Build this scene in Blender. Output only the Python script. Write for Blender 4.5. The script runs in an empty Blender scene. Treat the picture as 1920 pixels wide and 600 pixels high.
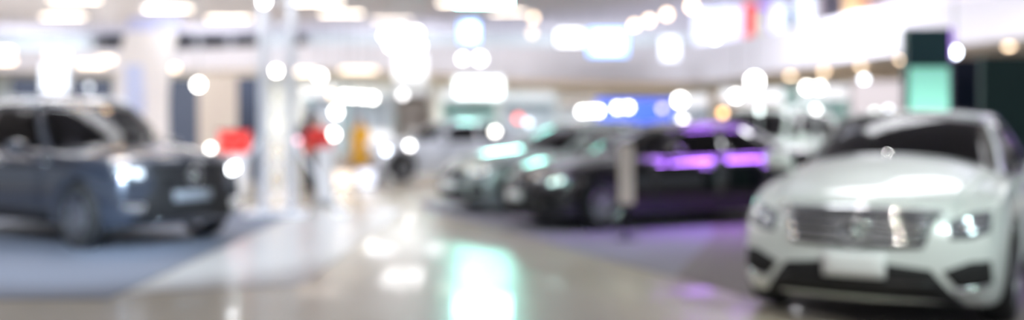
import bpy, bmesh, math, random
from mathutils import Vector, Matrix
from mathutils.bvhtree import BVHTree
random.seed(7)
C = bpy.context.scene.collection
PI = math.pi
FPX, HOR, CAMH = 2000.0, 225.0, 1.42       # focal length in pixels, horizon row, eye height

def at(px, py, Y):
    """world point seen at a pixel, at distance Y"""
    return Vector(((px - 960) / FPX * Y, Y, CAMH - (py - HOR) / FPX * Y))
def gnd(px, py):
    Y = CAMH * FPX / (py - HOR)
    return Vector(((px - 960) / FPX * Y, Y, 0))

# ---------------------------------------------------------------- materials
def mat(name, col, rough=.5, metal=0, coat=0, emit=None, strength=0, bump=0, scale=20, spec=.5, noise=0, coat_rough=.03, coat_ior=1.5):
    m = bpy.data.materials.new(name); m.use_nodes = True
    nt = m.node_tree; b = nt.nodes['Principled BSDF']
    b.inputs['Base Color'].default_value = (*col, 1)
    b.inputs['Roughness'].default_value = rough
    b.inputs['Metallic'].default_value = metal
    b.inputs['Coat Weight'].default_value = coat
    b.inputs['Coat Roughness'].default_value = coat_rough; b.inputs['Coat IOR'].default_value = coat_ior
    b.inputs['Specular IOR Level'].default_value = spec
    if emit:
        b.inputs['Emission Color'].default_value = (*emit, 1)
        b.inputs['Emission Strength'].default_value = strength
    if noise or bump:
        tc = nt.nodes.new('ShaderNodeTexCoord'); n = nt.nodes.new('ShaderNodeTexNoise')
        n.inputs['Scale'].default_value = scale; n.inputs['Detail'].default_value = 4
        nt.links.new(tc.outputs['Object'], n.inputs['Vector'])
        if noise:
            r = nt.nodes.new('ShaderNodeMix'); r.data_type = 'RGBA'
            r.inputs[6].default_value = (*[c * (1 - noise) for c in col], 1)
            r.inputs[7].default_value = (*[min(1, c * (1 + noise)) for c in col], 1)
            nt.links.new(n.outputs['Fac'], r.inputs[0]); nt.links.new(r.outputs[2], b.inputs['Base Color'])
        if bump:
            bp = nt.nodes.new('ShaderNodeBump'); bp.inputs['Strength'].default_value = bump; bp.inputs['Distance'].default_value = .01
            nt.links.new(n.outputs['Fac'], bp.inputs['Height']); nt.links.new(bp.outputs['Normal'], b.inputs['Normal'])
    return m
def glass_mat(name, tint, refl=.06):
    m = bpy.data.materials.new(name); m.use_nodes = True
    nt = m.node_tree; nt.nodes.clear()
    o = nt.nodes.new('ShaderNodeOutputMaterial'); mx = nt.nodes.new('ShaderNodeMixShader')
    t = nt.nodes.new('ShaderNodeBsdfTransparent'); t.inputs[0].default_value = (*tint, 1)
    g = nt.nodes.new('ShaderNodeBsdfGlossy'); g.inputs['Roughness'].default_value = .02
    f = nt.nodes.new('ShaderNodeFresnel'); f.inputs[0].default_value = 1.5
    nt.links.new(f.outputs[0], mx.inputs[0]); nt.links.new(t.outputs[0], mx.inputs[1]); nt.links.new(g.outputs[0], mx.inputs[2])
    nt.links.new(mx.outputs[0], o.inputs[0]); return m
def tile_mat(name, c1, c2, size, rough, grout, spec=.5, mottling=.12):
    m = bpy.data.materials.new(name); m.use_nodes = True
    nt = m.node_tree; b = nt.nodes['Principled BSDF']
    tc = nt.nodes.new('ShaderNodeTexCoord'); br = nt.nodes.new('ShaderNodeTexBrick')
    br.offset = 0; br.squash = 1
    br.inputs['Color1'].default_value = (*c1, 1); br.inputs['Color2'].default_value = (*c2, 1); br.inputs['Mortar'].default_value = (*grout, 1)
    br.inputs['Scale'].default_value = 1; br.inputs['Mortar Size'].default_value = .004
    br.inputs['Brick Width'].default_value = size; br.inputs['Row Height'].default_value = size
    n = nt.nodes.new('ShaderNodeTexNoise'); n.inputs['Scale'].default_value = 1.3; n.inputs['Detail'].default_value = 6
    mp = nt.nodes.new('ShaderNodeMapRange'); mp.inputs[3].default_value = 1 - mottling; mp.inputs[4].default_value = 1 + mottling
    mu = nt.nodes.new('ShaderNodeVectorMath'); mu.operation = 'SCALE'
    nt.links.new(tc.outputs['Object'], br.inputs['Vector']); nt.links.new(tc.outputs['Object'], n.inputs['Vector'])
    nt.links.new(n.outputs['Fac'], mp.inputs[0]); nt.links.new(br.outputs['Color'], mu.inputs[0]); nt.links.new(mp.outputs[0], mu.inputs['Scale'])
    nt.links.new(mu.outputs[0], b.inputs['Base Color'])
    b.inputs['Roughness'].default_value = rough; b.inputs['Specular IOR Level'].default_value = spec
    return m
_em = {}
def emit_mat(col, s):
    k = (tuple(col), s)
    if k not in _em: _em[k] = mat('lamp_glow', (.8, .8, .8), .4, emit=col, strength=s)
    return _em[k]

M = dict(
    tyre=mat('tyre_rubber', (.012, .012, .013), .7, bump=.2, scale=60),
    alloy=mat('alloy', (.62, .64, .68), .22, 1),
    dark_alloy=mat('dark_alloy', (.2, .21, .24), .25, 1),
    chrome=mat('chrome', (.8, .82, .84), .08, 1),
    black=mat('black_plastic', (.012, .012, .014), .35, noise=.2),
    matte=mat('matte_black', (.006, .006, .007), .8, noise=.3),
    lens=mat('lens_plastic', (.25, .27, .3), .08, .6, coat=1),
    plate=mat('plate_white', (.72, .74, .74), .45, noise=.04, scale=8),
    plate_grey=mat('plate_grey', (.20, .22, .25), .5, noise=.1),
    seat=mat('seat_leather', (.07, .045, .03), .5, bump=.2, scale=30),
    seat_black=mat('seat_black', (.015, .014, .016), .5, bump=.2, scale=30),
    cabin=mat('cabin_trim', (.03, .02, .015), .7, noise=.3),
    glass=glass_mat('car_glass', (.45, .45, .45)),
    glass_dark=glass_mat('car_glass_dark', (.06, .06, .07)),
    red_lens=mat('red_lens', (.35, .01, .01), .15, coat=1),
    alu=mat('aluminium', (.88, .90, .95), .4, .35),
    steel=mat('powder_steel', (.35, .36, .38), .4, .6),
    white=mat('white_laminate', (.82, .82, .84), .4, noise=.03),
    housing=mat('lamp_housing', (.55, .55, .57), .4, .3),
)

# ---------------------------------------------------------------- mesh helpers
def link(name, me, m=None, parent=None, smooth=False):
    o = bpy.data.objects.new(name, me); C.objects.link(o)
    for mm in (m if isinstance(m, (list, tuple)) else [m]):
        if mm: me.materials.append(mm)
    if parent: o.parent = parent
    if smooth:
        for p in me.polygons: p.use_smooth = True
    return o
def obj(name, bm, m=None, parent=None, smooth=False):
    me = bpy.data.meshes.new(name)
    bmesh.ops.recalc_face_normals(bm, faces=bm.faces[:])
    bm.to_mesh(me); bm.free()
    return link(name, me, m, parent, smooth)
def tag(o, label=None, cat=None, group=None, kind=None):
    if label: o['label'] = label
    if cat: o['category'] = cat
    if group: o['group'] = group
    if kind: o['kind'] = kind
    return o
def empty(name, loc, rz=0, label=None, cat=None, group=None):
    o = bpy.data.objects.new(name, None); C.objects.link(o); o.location = loc; o.rotation_euler = (0, 0, rz)
    return tag(o, label, cat, group)
def bx(bm, x0, x1, y0, y1, z0, z1, bev=0, rot=None):
    r = bmesh.ops.create_cube(bm, size=1)
    vs = r['verts']
    bmesh.ops.scale(bm, vec=(x1 - x0, y1 - y0, z1 - z0), verts=vs)
    if bev:
        es = list({e for v in vs for e in v.link_edges})
        rr = bmesh.ops.bevel(bm, geom=es, offset=bev, segments=2, affect='EDGES', profile=.5)
        vs = list({v for f in rr['faces'] for v in f.verts} | {v for v in vs if v.is_valid})
    if rot is not None: bmesh.ops.rotate(bm, cent=(0, 0, 0), matrix=rot, verts=vs)
    bmesh.ops.translate(bm, vec=((x0 + x1) / 2, (y0 + y1) / 2, (z0 + z1) / 2), verts=vs)
    return vs
def tube(bm, a, b, r, seg=8, r2=None):
    a, b = Vector(a), Vector(b); d = b - a
    if d.length < 1e-6: return
    q = Vector((0, 0, 1)).rotation_difference(d.normalized()).to_matrix().to_4x4()
    bmesh.ops.create_cone(bm, cap_ends=True, segments=seg, radius1=r, radius2=r if r2 is None else r2, depth=d.length,
                          matrix=Matrix.Translation((a + b) / 2) @ q)
def lathe(bm, prof, seg=24, axis='Z', c=(0, 0, 0)):
    """profile of (radius, along); closed rings"""
    c = Vector(c); rings = []
    for r, h in prof:
        ring = []
        for k in range(seg):
            a = 2 * PI * k / seg; u, v = r * math.cos(a), r * math.sin(a)
            p = {'Z': (u, v, h), 'X': (h, u, v), 'Y': (u, h, v)}[axis]
            ring.append(bm.verts.new(c + Vector(p)))
        rings.append(ring)
    for a, b in zip(rings, rings[1:]):
        for k in range(seg): bm.faces.new((a[k], a[(k + 1) % seg], b[(k + 1) % seg], b[k]))
    if prof[0] == prof[-1]:
        bmesh.ops.remove_doubles(bm, verts=[v for q in (rings[0], rings[-1]) for v in q], dist=1e-6); return
    for ring in (rings[0], rings[-1]):
        try: bm.faces.new(ring)
        except ValueError: pass
def interp(tab, x):
    """Catmull-Rom through (x, value) pairs"""
    if x <= tab[0][0]: return tab[0][1]
    if x >= tab[-1][0]: return tab[-1][1]
    for i in range(len(tab) - 1):
        x0, v0 = tab[i]; x1, v1 = tab[i + 1]
        if x <= x1:
            h = x1 - x0; t = (x - x0) / h
            def sl(j):
                if j == 0 or j == len(tab) - 1:
                    a, b = (0, 1) if j == 0 else (len(tab) - 2, len(tab) - 1)
                    return (tab[b][1] - tab[a][1]) / (tab[b][0] - tab[a][0])
                d0 = (tab[j][1] - tab[j - 1][1]) / (tab[j][0] - tab[j - 1][0]); d1 = (tab[j + 1][1] - tab[j][1]) / (tab[j + 1][0] - tab[j][0])
                return 0 if d0 * d1 <= 0 else 2 * d0 * d1 / (d0 + d1)
            m0, m1 = sl(i) * h, sl(i + 1) * h
            return (2*t**3 - 3*t*t + 1)*v0 + (t**3 - 2*t*t + t)*m0 + (-2*t**3 + 3*t*t)*v1 + (t**3 - t*t)*m1
def lerp_poly(pts, u):
    """point along a polyline, u in 0..1 by index"""
    f = u * (len(pts) - 1); i = min(int(f), len(pts) - 2); t = f - i
    return Vector(pts[i]).lerp(Vector(pts[i + 1]), t)
def bake(o):
    dg = bpy.context.evaluated_depsgraph_get()
    return bpy.data.meshes.new_from_object(o.evaluated_get(dg), depsgraph=dg)

# ---------------------------------------------------------------- cars
SEDAN = dict(L=4.90, H=1.46, wb=2.86, fa=.90, wr=.335,
    top=[(0, .80), (.12, .86), (.5, .955), (1.0, 1.08), (1.45, 1.16), (2.2, 1.06), (3.6, 1.05), (4.2, 1.08), (4.7, 1.06), (4.9, .98)],
    edge=[(0, .74), (.3, .80), (.8, .90), (1.45, .965), (2.2, .96), (3.6, .985), (4.3, .99), (4.9, .92)],
    half=[(0, .70), (.12, .80), (.35, .875), (.8, .915), (1.5, .905), (2.5, .92), (3.6, .925), (4.3, .90), (4.7, .83), (4.9, .74)],
    bot=[(0, .20), (.3, .17), (1.5, .19), (3.6, .19), (4.9, .28)],
    prof=[(0, .09), (.12, .02), (.35, 0), (.6, .02), (.85, .06), (1, .11)], planf=.17,
    ws=(1.30, 1.56, .74, 2.12, 2.24, .56), side=(.815, .84, .79), rear=(3.55, 3.48, .53, 4.18, 4.08, .70), roofz=[(2.1, 1.485), (2.7, 1.505), (3.2, 1.48), (3.6, 1.41)])
COUPE = dict(SEDAN, L=4.75, H=1.40, fa=.86, wb=2.84, wr=.34,
    top=[(0, .70), (.12, .77), (.5, .86), (1.0, .94), (1.45, .985), (2.2, .96), (3.6, .98), (4.2, 1.03), (4.55, 1.02), (4.75, .95)],
    edge=[(0, .64), (.3, .72), (.8, .83), (1.45, .90), (2.2, .91), (3.6, .95), (4.3, .97), (4.75, .90)],
    half=[(0, .70), (.12, .80), (.35, .875), (.8, .915), (1.5, .905), (2.5, .91), (3.6, .93), (4.2, .90), (4.55, .83), (4.75, .74)],
    bot=[(0, .17), (.3, .15), (1.5, .17), (3.6, .17), (4.75, .28)],
    rear=(3.45, 3.38, .52, 4.20, 4.10, .70), roofz=[(2.1, 1.355), (2.7, 1.40), (3.2, 1.385), (3.5, 1.33)])
SUV = dict(L=4.43, H=1.65, wb=2.70, fa=.84, wr=.365,
    top=[(0, .97), (.10, 1.02), (.5, 1.07), (1.0, 1.12), (1.3, 1.15), (2.0, 1.10), (3.6, 1.13), (4.1, 1.18), (4.43, 1.12)],
    edge=[(0, .92), (.3, .97), (.8, 1.02), (1.3, 1.05), (2.2, 1.05), (3.6, 1.08), (4.43, 1.07)],
    half=[(0, .76), (.10, .83), (.35, .895), (.8, .925), (1.5, .92), (2.5, .925), (3.6, .93), (4.1, .90), (4.43, .82)],
    bot=[(0, .26), (.3, .23), (1.5, .24), (3.6, .24), (4.43, .34)],
    prof=[(0, .11), (.14, .02), (.35, 0), (.6, .01), (.85, .02), (1, .06)], planf=.15,
    ws=(1.26, 1.50, .77, 1.92, 2.04, .60), side=(.835, .85, .82), rear=(3.95, 3.88, .57, 4.28, 4.18, .76), roofz=[(1.9, 1.63), (2.4, 1.68), (3.3, 1.66), (4.0, 1.59)])

def car_meshes(S):
    """body surface functions and the parts shared by cars of one shape; front is -Y, ground z = 0"""
    L = S['L']
    ys = [0, .025, .07, .14, .24, .36, .5, .66, .84, 1.02, 1.2, 1.4, 1.6, 1.9, 2.2, 2.5, 2.8, 3.1, 3.4, 3.6]
    ys += [L - d for d in (.66, .5, .36, .22, .12, .05, 0) if L - d > 3.65]
    ts = [-1, -.95, -.85, -.7, -.5, -.25, 0, .25, .5, .7, .85, .95, 1]
    vs = [0, .06, .16, .3, .45, .6, .74, .86, .95, 1]
    tum = [(0, .93), (.06, .955), (.16, .975), (.45, 1.0), (.6, .995), (.74, .985), (.86, .965), (1, .92)]
    def P(y, t, v):
        zb, ze, zt, hw = interp(S['bot'], y), interp(S['edge'], y), interp(S['top'], y), interp(S['half'], y)
        zc = ze + (zt - ze) * (1 - abs(t) ** 2.6)
        z = zb + v * (zc - zb)
        ff = max(0, 1 - y / .75) ** 1.6; fr = max(0, 1 - (L - y) / .6) ** 1.6
        yy = y + ff * (S['planf'] * abs(t) ** 2.3 + interp(S['prof'], v)) - fr * (.13 * abs(t) ** 2.3 + interp([(0, .12), (.2, .02), (.45, 0), (.8, .06), (1, .1)], v))
        return Vector((t * hw * interp(tum, v), yy - L / 2, z))
    bm = bmesh.new(); V = {}
    def vert(i, j, k):
        if (i, j, k) not in V: V[i, j, k] = bm.verts.new(P(ys[i], ts[j], vs[k]))
        return V[i, j, k]
    nI, nJ, nK = len(ys) - 1, len(ts) - 1, len(vs) - 1
    for i in range(nI):
        for j in range(nJ):
            for k in (0, nK): bm.faces.new([vert(i, j, k), vert(i + 1, j, k), vert(i + 1, j + 1, k), vert(i, j + 1, k)])
        for k in range(nK):
            for j in (0, nJ): bm.faces.new([vert(i, j, k), vert(i + 1, j, k), vert(i + 1, j, k + 1), vert(i, j, k + 1)])
    for j in range(nJ):
        for k in range(nK):
            for i in (0, nI): bm.faces.new([vert(i, j, k), vert(i, j + 1, k), vert(i, j + 1, k + 1), vert(i, j, k + 1)])
    bmesh.ops.recalc_face_normals(bm, faces=bm.faces[:])
    me = bpy.data.meshes.new('body'); bm.to_mesh(me); bm.free()
    o = bpy.data.objects.new('body_work', me); C.objects.link(o)
    sd = o.modifiers.new('s', 'SUBSURF'); sd.levels = 2; sd.render_levels = 2
    full = bake(o)
    fb = bmesh.new(); fb.from_mesh(full); bvh = BVHTree.FromBMesh(fb); fb.free()
    # wheel arches
    cb = bmesh.new()
    for y in (S['fa'], S['fa'] + S['wb']):
        for sx in (-1, 1):
            bmesh.ops.create_cone(cb, cap_ends=True, segments=40, radius1=S['wr'] + .055, radius2=S['wr'] + .055, depth=.7,
                                  matrix=Matrix.Translation((sx * .95, y - L / 2, S['wr'] + .01)) @ Matrix.Rotation(PI / 2, 4, 'Y'))
    cm = bpy.data.meshes.new('cut'); cb.to_mesh(cm); cb.free()
    co = bpy.data.objects.new('cut', cm); C.objects.link(co)
    bo = o.modifiers.new('b', 'BOOLEAN'); bo.object = co; bo.operation = 'DIFFERENCE'; bo.solver = 'EXACT'
    body = bake(o); body.name = 'car_body'
    bpy.data.objects.remove(o); bpy.data.objects.remove(co)
    for p in body.polygons:
        p.use_smooth = True; p.material_index = 0
        c = p.center
        for y in (S['fa'], S['fa'] + S['wb']):
            if math.hypot(c.y - y + L / 2, c.z - S['wr'] - .01) < S['wr'] + .058 and abs(c.x) < .93: p.material_index = 1
        ym = c.y + L / 2                                            # the top deck inside the cabin
        if S['ws'][1] + .12 < ym < S['rear'][4] - .1 and abs(c.x) < .76 and p.normal.z > .8 and c.z > .6: p.material_index = 1
        if p.normal.z < -.7 and c.z < .4: p.material_index = 1
    return P, bvh, body

def patch_mesh(name, bvh, top, bot, direc, L, off=.006, thick=.012, nu=14, nv=5):
    """a panel lying on the body between two curves, thrown onto it along direc; 'F' points are (x,z), 'S+'/'S-' (y,z), 'T' (x,y), 'R' (x,z)"""
    bm = bmesh.new(); grid = []
    for j in range(nv + 1):
        row = []
        for i in range(nu + 1):
            a = lerp_poly([Vector((*p, 0)) for p in top], i / nu); b = lerp_poly([Vector((*p, 0)) for p in bot], i / nu)
            p = a.lerp(b, j / nv)
            if direc == 'F': o_, d = Vector((p.x, -5, p.y)), Vector((0, 1, 0))
            elif direc == 'R': o_, d = Vector((p.x, 5, p.y)), Vector((0, -1, 0))
            elif direc == 'T': o_, d = Vector((p.x, p.y - L / 2, 4)), Vector((0, 0, -1))
            elif direc[0] == 'S':
                s = 1 if direc[1] == '+' else -1
                o_, d = Vector((s * 4, p.x - L / 2, p.y)), Vector((-s, 0, 0))
            hit, nrm, _, _ = bvh.ray_cast(o_, d)
            if hit is None:
                hit, nrm, _, _ = bvh.find_nearest(o_ + d * (5 - .9 if direc in 'FR' else 3))
            row.append((hit, nrm))
        grid.append(row)
    up = [[bm.verts.new(h + n * off) for h, n in r] for r in grid]
    dn = [[bm.verts.new(h + n * (off - thick)) for h, n in r] for r in grid]
    for j in range(nv):
        for i in range(nu):
            bm.faces.new((up[j][i], up[j][i + 1], up[j + 1][i + 1], up[j + 1][i])); bm.faces.new((dn[j][i], dn[j + 1][i], dn[j + 1][i + 1], dn[j][i + 1]))
    rim = [(0, i) for i in range(nu)] + [(j, nu) for j in range(nv)] + [(nv, i) for i in range(nu, 0, -1)] + [(j, 0) for j in range(nv, 0, -1)]
    for (a, b), (c, d) in zip(rim, rim[1:] + rim[:1]):
        bm.faces.new((up[a][b], dn[a][b], dn[c][d], up[c][d]))
    bmesh.ops.recalc_face_normals(bm, faces=bm.faces[:])
    me = bpy.data.meshes.new(name); bm.to_mesh(me); bm.free()
    for p in me.polygons: p.use_smooth = True
    return me

def greenhouse(S, bvh):
    """returns {part: mesh}: roof shell with pillars, windscreen, rear window, side windows"""
    L = S['L']; J, I = 10, 18
    wbc, wbk, wbx, wtc, wtk, wtx = S['ws']; rtc, rtk, rtx, rbc, rbk, rbx = S['rear']; sx0, sx1, sx2 = S['side']
    def bz(x, y):
        h, n, _, _ = bvh.ray_cast(Vector((x, y - L / 2, 4)), Vector((0, 0, -1)))
        return (h.z if h else 1) - .02
    def rz(x, y):
        return interp(S['roofz'], y) - .055 * (abs(x) / .6) ** 2.2
    us = [-1 + 2 * j / J for j in range(J + 1)]
    fr_b = [Vector((u * wbx, wbc + (wbk - wbc) * abs(u) ** 2.2, 0)) for u in us]; fr_t = [Vector((u * wtx, wtc + (wtk - wtc) * abs(u) ** 2.2, 0)) for u in us]
    re_b = [Vector((u * rbx, rbc + (rbk - rbc) * abs(u) ** 2.2, 0)) for u in us]; re_t = [Vector((u * rtx, rtc + (rtk - rtc) * abs(u) ** 2.2, 0)) for u in us]
    fi = [0, .05, .1, .15, .2, .25, .3, .35, .4, .45, .485, .525, .6, .66, .72, .78, .84, .92, 1]
    sb = [Vector((interp([(0, wbx), (.15, sx0), (.5, sx1), (.85, sx2), (1, rbx)], f), wbk + (rbk - wbk) * f, 0)) for f in fi]
    st = [Vector((interp([(0, wtx), (.3, wtx + .03), (.7, rtx + .045), (1, rtx)], f), wtk + (rtk - wtk) * f, 0)) for f in fi]
    for lst in (fr_b, re_b, sb):
        for p in lst: p.z = bz(p.x, p.y)
    for lst in (fr_t, re_t, st):
        for p in lst: p.z = rz(p.x, p.y)
    rows = [0, .05, .2, .35, .5, .65, .8, .92, 1]
    R = len(rows) - 1
    def shell(b, t, out, bul):
        return [[Vector(b[i]).lerp(t[i], r) + Vector(out(i)) * bul * math.sin(PI * r) for i in range(len(b))] for r in rows]
    Gf = shell(fr_b, fr_t, lambda i: (0, -.5, .8), .03); Gr = shell(re_b, re_t, lambda i: (0, .5, .8), .025)
    Gs = {s: shell([Vector((s * p.x, p.y, p.z)) for p in sb], [Vector((s * p.x, p.y, p.z)) for p in st], lambda i: (s, 0, .2), .03 if True else 0) for s in (-1, 1)}
    bms = {}
    cache = {}
    def face(part, pts):
        bm = bms.setdefault(part, bmesh.new()); d = cache.setdefault(part, {})
        vs = []
        for p in pts:
            k = (round(p.x, 4), round(p.y, 4), round(p.z, 4))
            if k not in d: d[k] = bm.verts.new((p.x, p.y - L / 2, p.z))
            if d[k] not in vs: vs.append(d[k])
        if len(vs) > 2:
            try: bm.faces.new(vs)
            except ValueError: pass
    def quad(G, part, r, i): face(part, [G[r][i], G[r][i + 1], G[r + 1][i + 1], G[r + 1][i]])
    for r in range(R):
        for j in range(J):
            e = j in (0, J - 1)
            quad(Gf, 'roof' if (e and False) or r == R - 1 else 'windscreen', r, j)
            quad(Gr, 'roof' if e or r == R - 1 else 'rear_window', r, j)
        for s in (-1, 1):
            sd = 'L' if s > 0 else 'R'
            for i in range(I):
                f = (fi[i] + fi[i + 1]) / 2
                part = 'roof'
                if 0 < r < R - 1:
                    if .05 < f < .485: part = 'front_window' + sd
                    elif .525 < f < .84: part = 'back_window' + sd
                quad(Gs[s], part, r, i)
    # roof cap (Coons patch)
    left = [Vector((-p.x, p.y, p.z)) for p in st]; right = [Vector(p) for p in st]
    cap = []
    for i, f in enumerate(fi):
        row = []
        for j in range(J + 1):
            u = j / J
            a = left[i].lerp(right[i], u); b = fr_t[j].lerp(re_t[j], f)
            c = fr_t[0].lerp(fr_t[-1], u).lerp(re_t[0].lerp(re_t[-1], u), f)
            p = a + b - c
            if 0 < i < I and 0 < j < J: p.z = rz(p.x, p.y)
            row.append(p)
        cap.append(row)
    for i in range(I):
        for j in range(J): face('roof', [cap[i][j], cap[i][j + 1], cap[i + 1][j + 1], cap[i + 1][j]])
    out = {}
    for k, bm in bms.items():
        bmesh.ops.recalc_face_normals(bm, faces=bm.faces[:])
        # orient outwards
        bm.faces.ensure_lookup_table()
        cen = Vector((0, .2, .6)); acc = sum(f.normal.dot((f.calc_center_median() - cen).normalized()) for f in bm.faces)
        if acc < 0: bmesh.ops.reverse_faces(bm, faces=bm.faces[:])
        me = bpy.data.meshes.new(k); bm.to_mesh(me); bm.free()
        for p in me.polygons: p.use_smooth = True
        out[k] = me
    return out

def wheel_meshes(r, w=.225, spokes=5):
    bm = bmesh.new()
    lathe(bm, [(r * .68, -w * .5), (r * .80, -w * .52), (r * .94, -w * .47), (r * .99, -w * .36), (r, -w * .12), (r, w * .12), (r * .99, w * .36), (r * .94, w * .47), (r * .80, w * .52), (r * .68, w * .5),
               (r * .66, w * .2), (r * .66, -w * .2), (r * .68, -w * .5)], 40, 'X')
    bmesh.ops.recalc_face_normals(bm, faces=bm.faces[:])
    ty = bpy.data.meshes.new('tyre'); bm.to_mesh(ty); bm.free()
    bm = bmesh.new()                                                # rim: barrel, hub and double spokes, outer face towards +X
    lathe(bm, [(r * .69, w * .46), (r * .70, w * .5), (r * .66, w * .47), (r * .63, w * .1), (r * .63, -w * .45), (r * .68, -w * .45), (r * .68, w * .2), (r * .69, w * .46)], 40, 'X')
    lathe(bm, [(.02, w * .40), (r * .17, w * .38), (r * .2, w * .2), (.02, w * .1)], 20, 'X')
    for k in range(spokes):
        for da in (-.16, .16):
            a = 2 * PI * k / spokes
            p0 = Vector((0, r * .12 * math.cos(a + da), r * .12 * math.sin(a + da))); p1 = Vector((0, r * .66 * math.cos(a + da * 1.5), r * .66 * math.sin(a + da * 1.5)))
            d = (p1 - p0); n = Vector((1, 0, 0)).cross(d).normalized() * r * .045
            q = []
            for p, xo in ((p0, w * .36), (p1, w * .46)):
                for sgn in (-1, 1):
                    for xx in (xo, xo - w * .14): q.append(bm.verts.new(p + n * sgn * (1.2 if p is p0 else 1) + Vector((xx, 0, 0))))
            for f in ((0, 1, 3, 2), (4, 6, 7, 5), (0, 4, 5, 1), (2, 3, 7, 6), (0, 2, 6, 4), (1, 5, 7, 3)): bm.faces.new([q[i] for i in f])
    bmesh.ops.recalc_face_normals(bm, faces=bm.faces[:])
    ri = bpy.data.meshes.new('rim'); bm.to_mesh(ri); bm.free()
    bm = bmesh.new(); lathe(bm, [(.03, -.02), (r * .5, -.02), (r * .5, .0), (.03, .0)], 28, 'X')
    bmesh.ops.recalc_face_normals(bm, faces=bm.faces[:])
    br = bpy.data.meshes.new('brake'); bm.to_mesh(br); bm.free()
    for me in (ty,):
        for p in me.polygons: p.use_smooth = True
    return ty, ri, br

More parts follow.
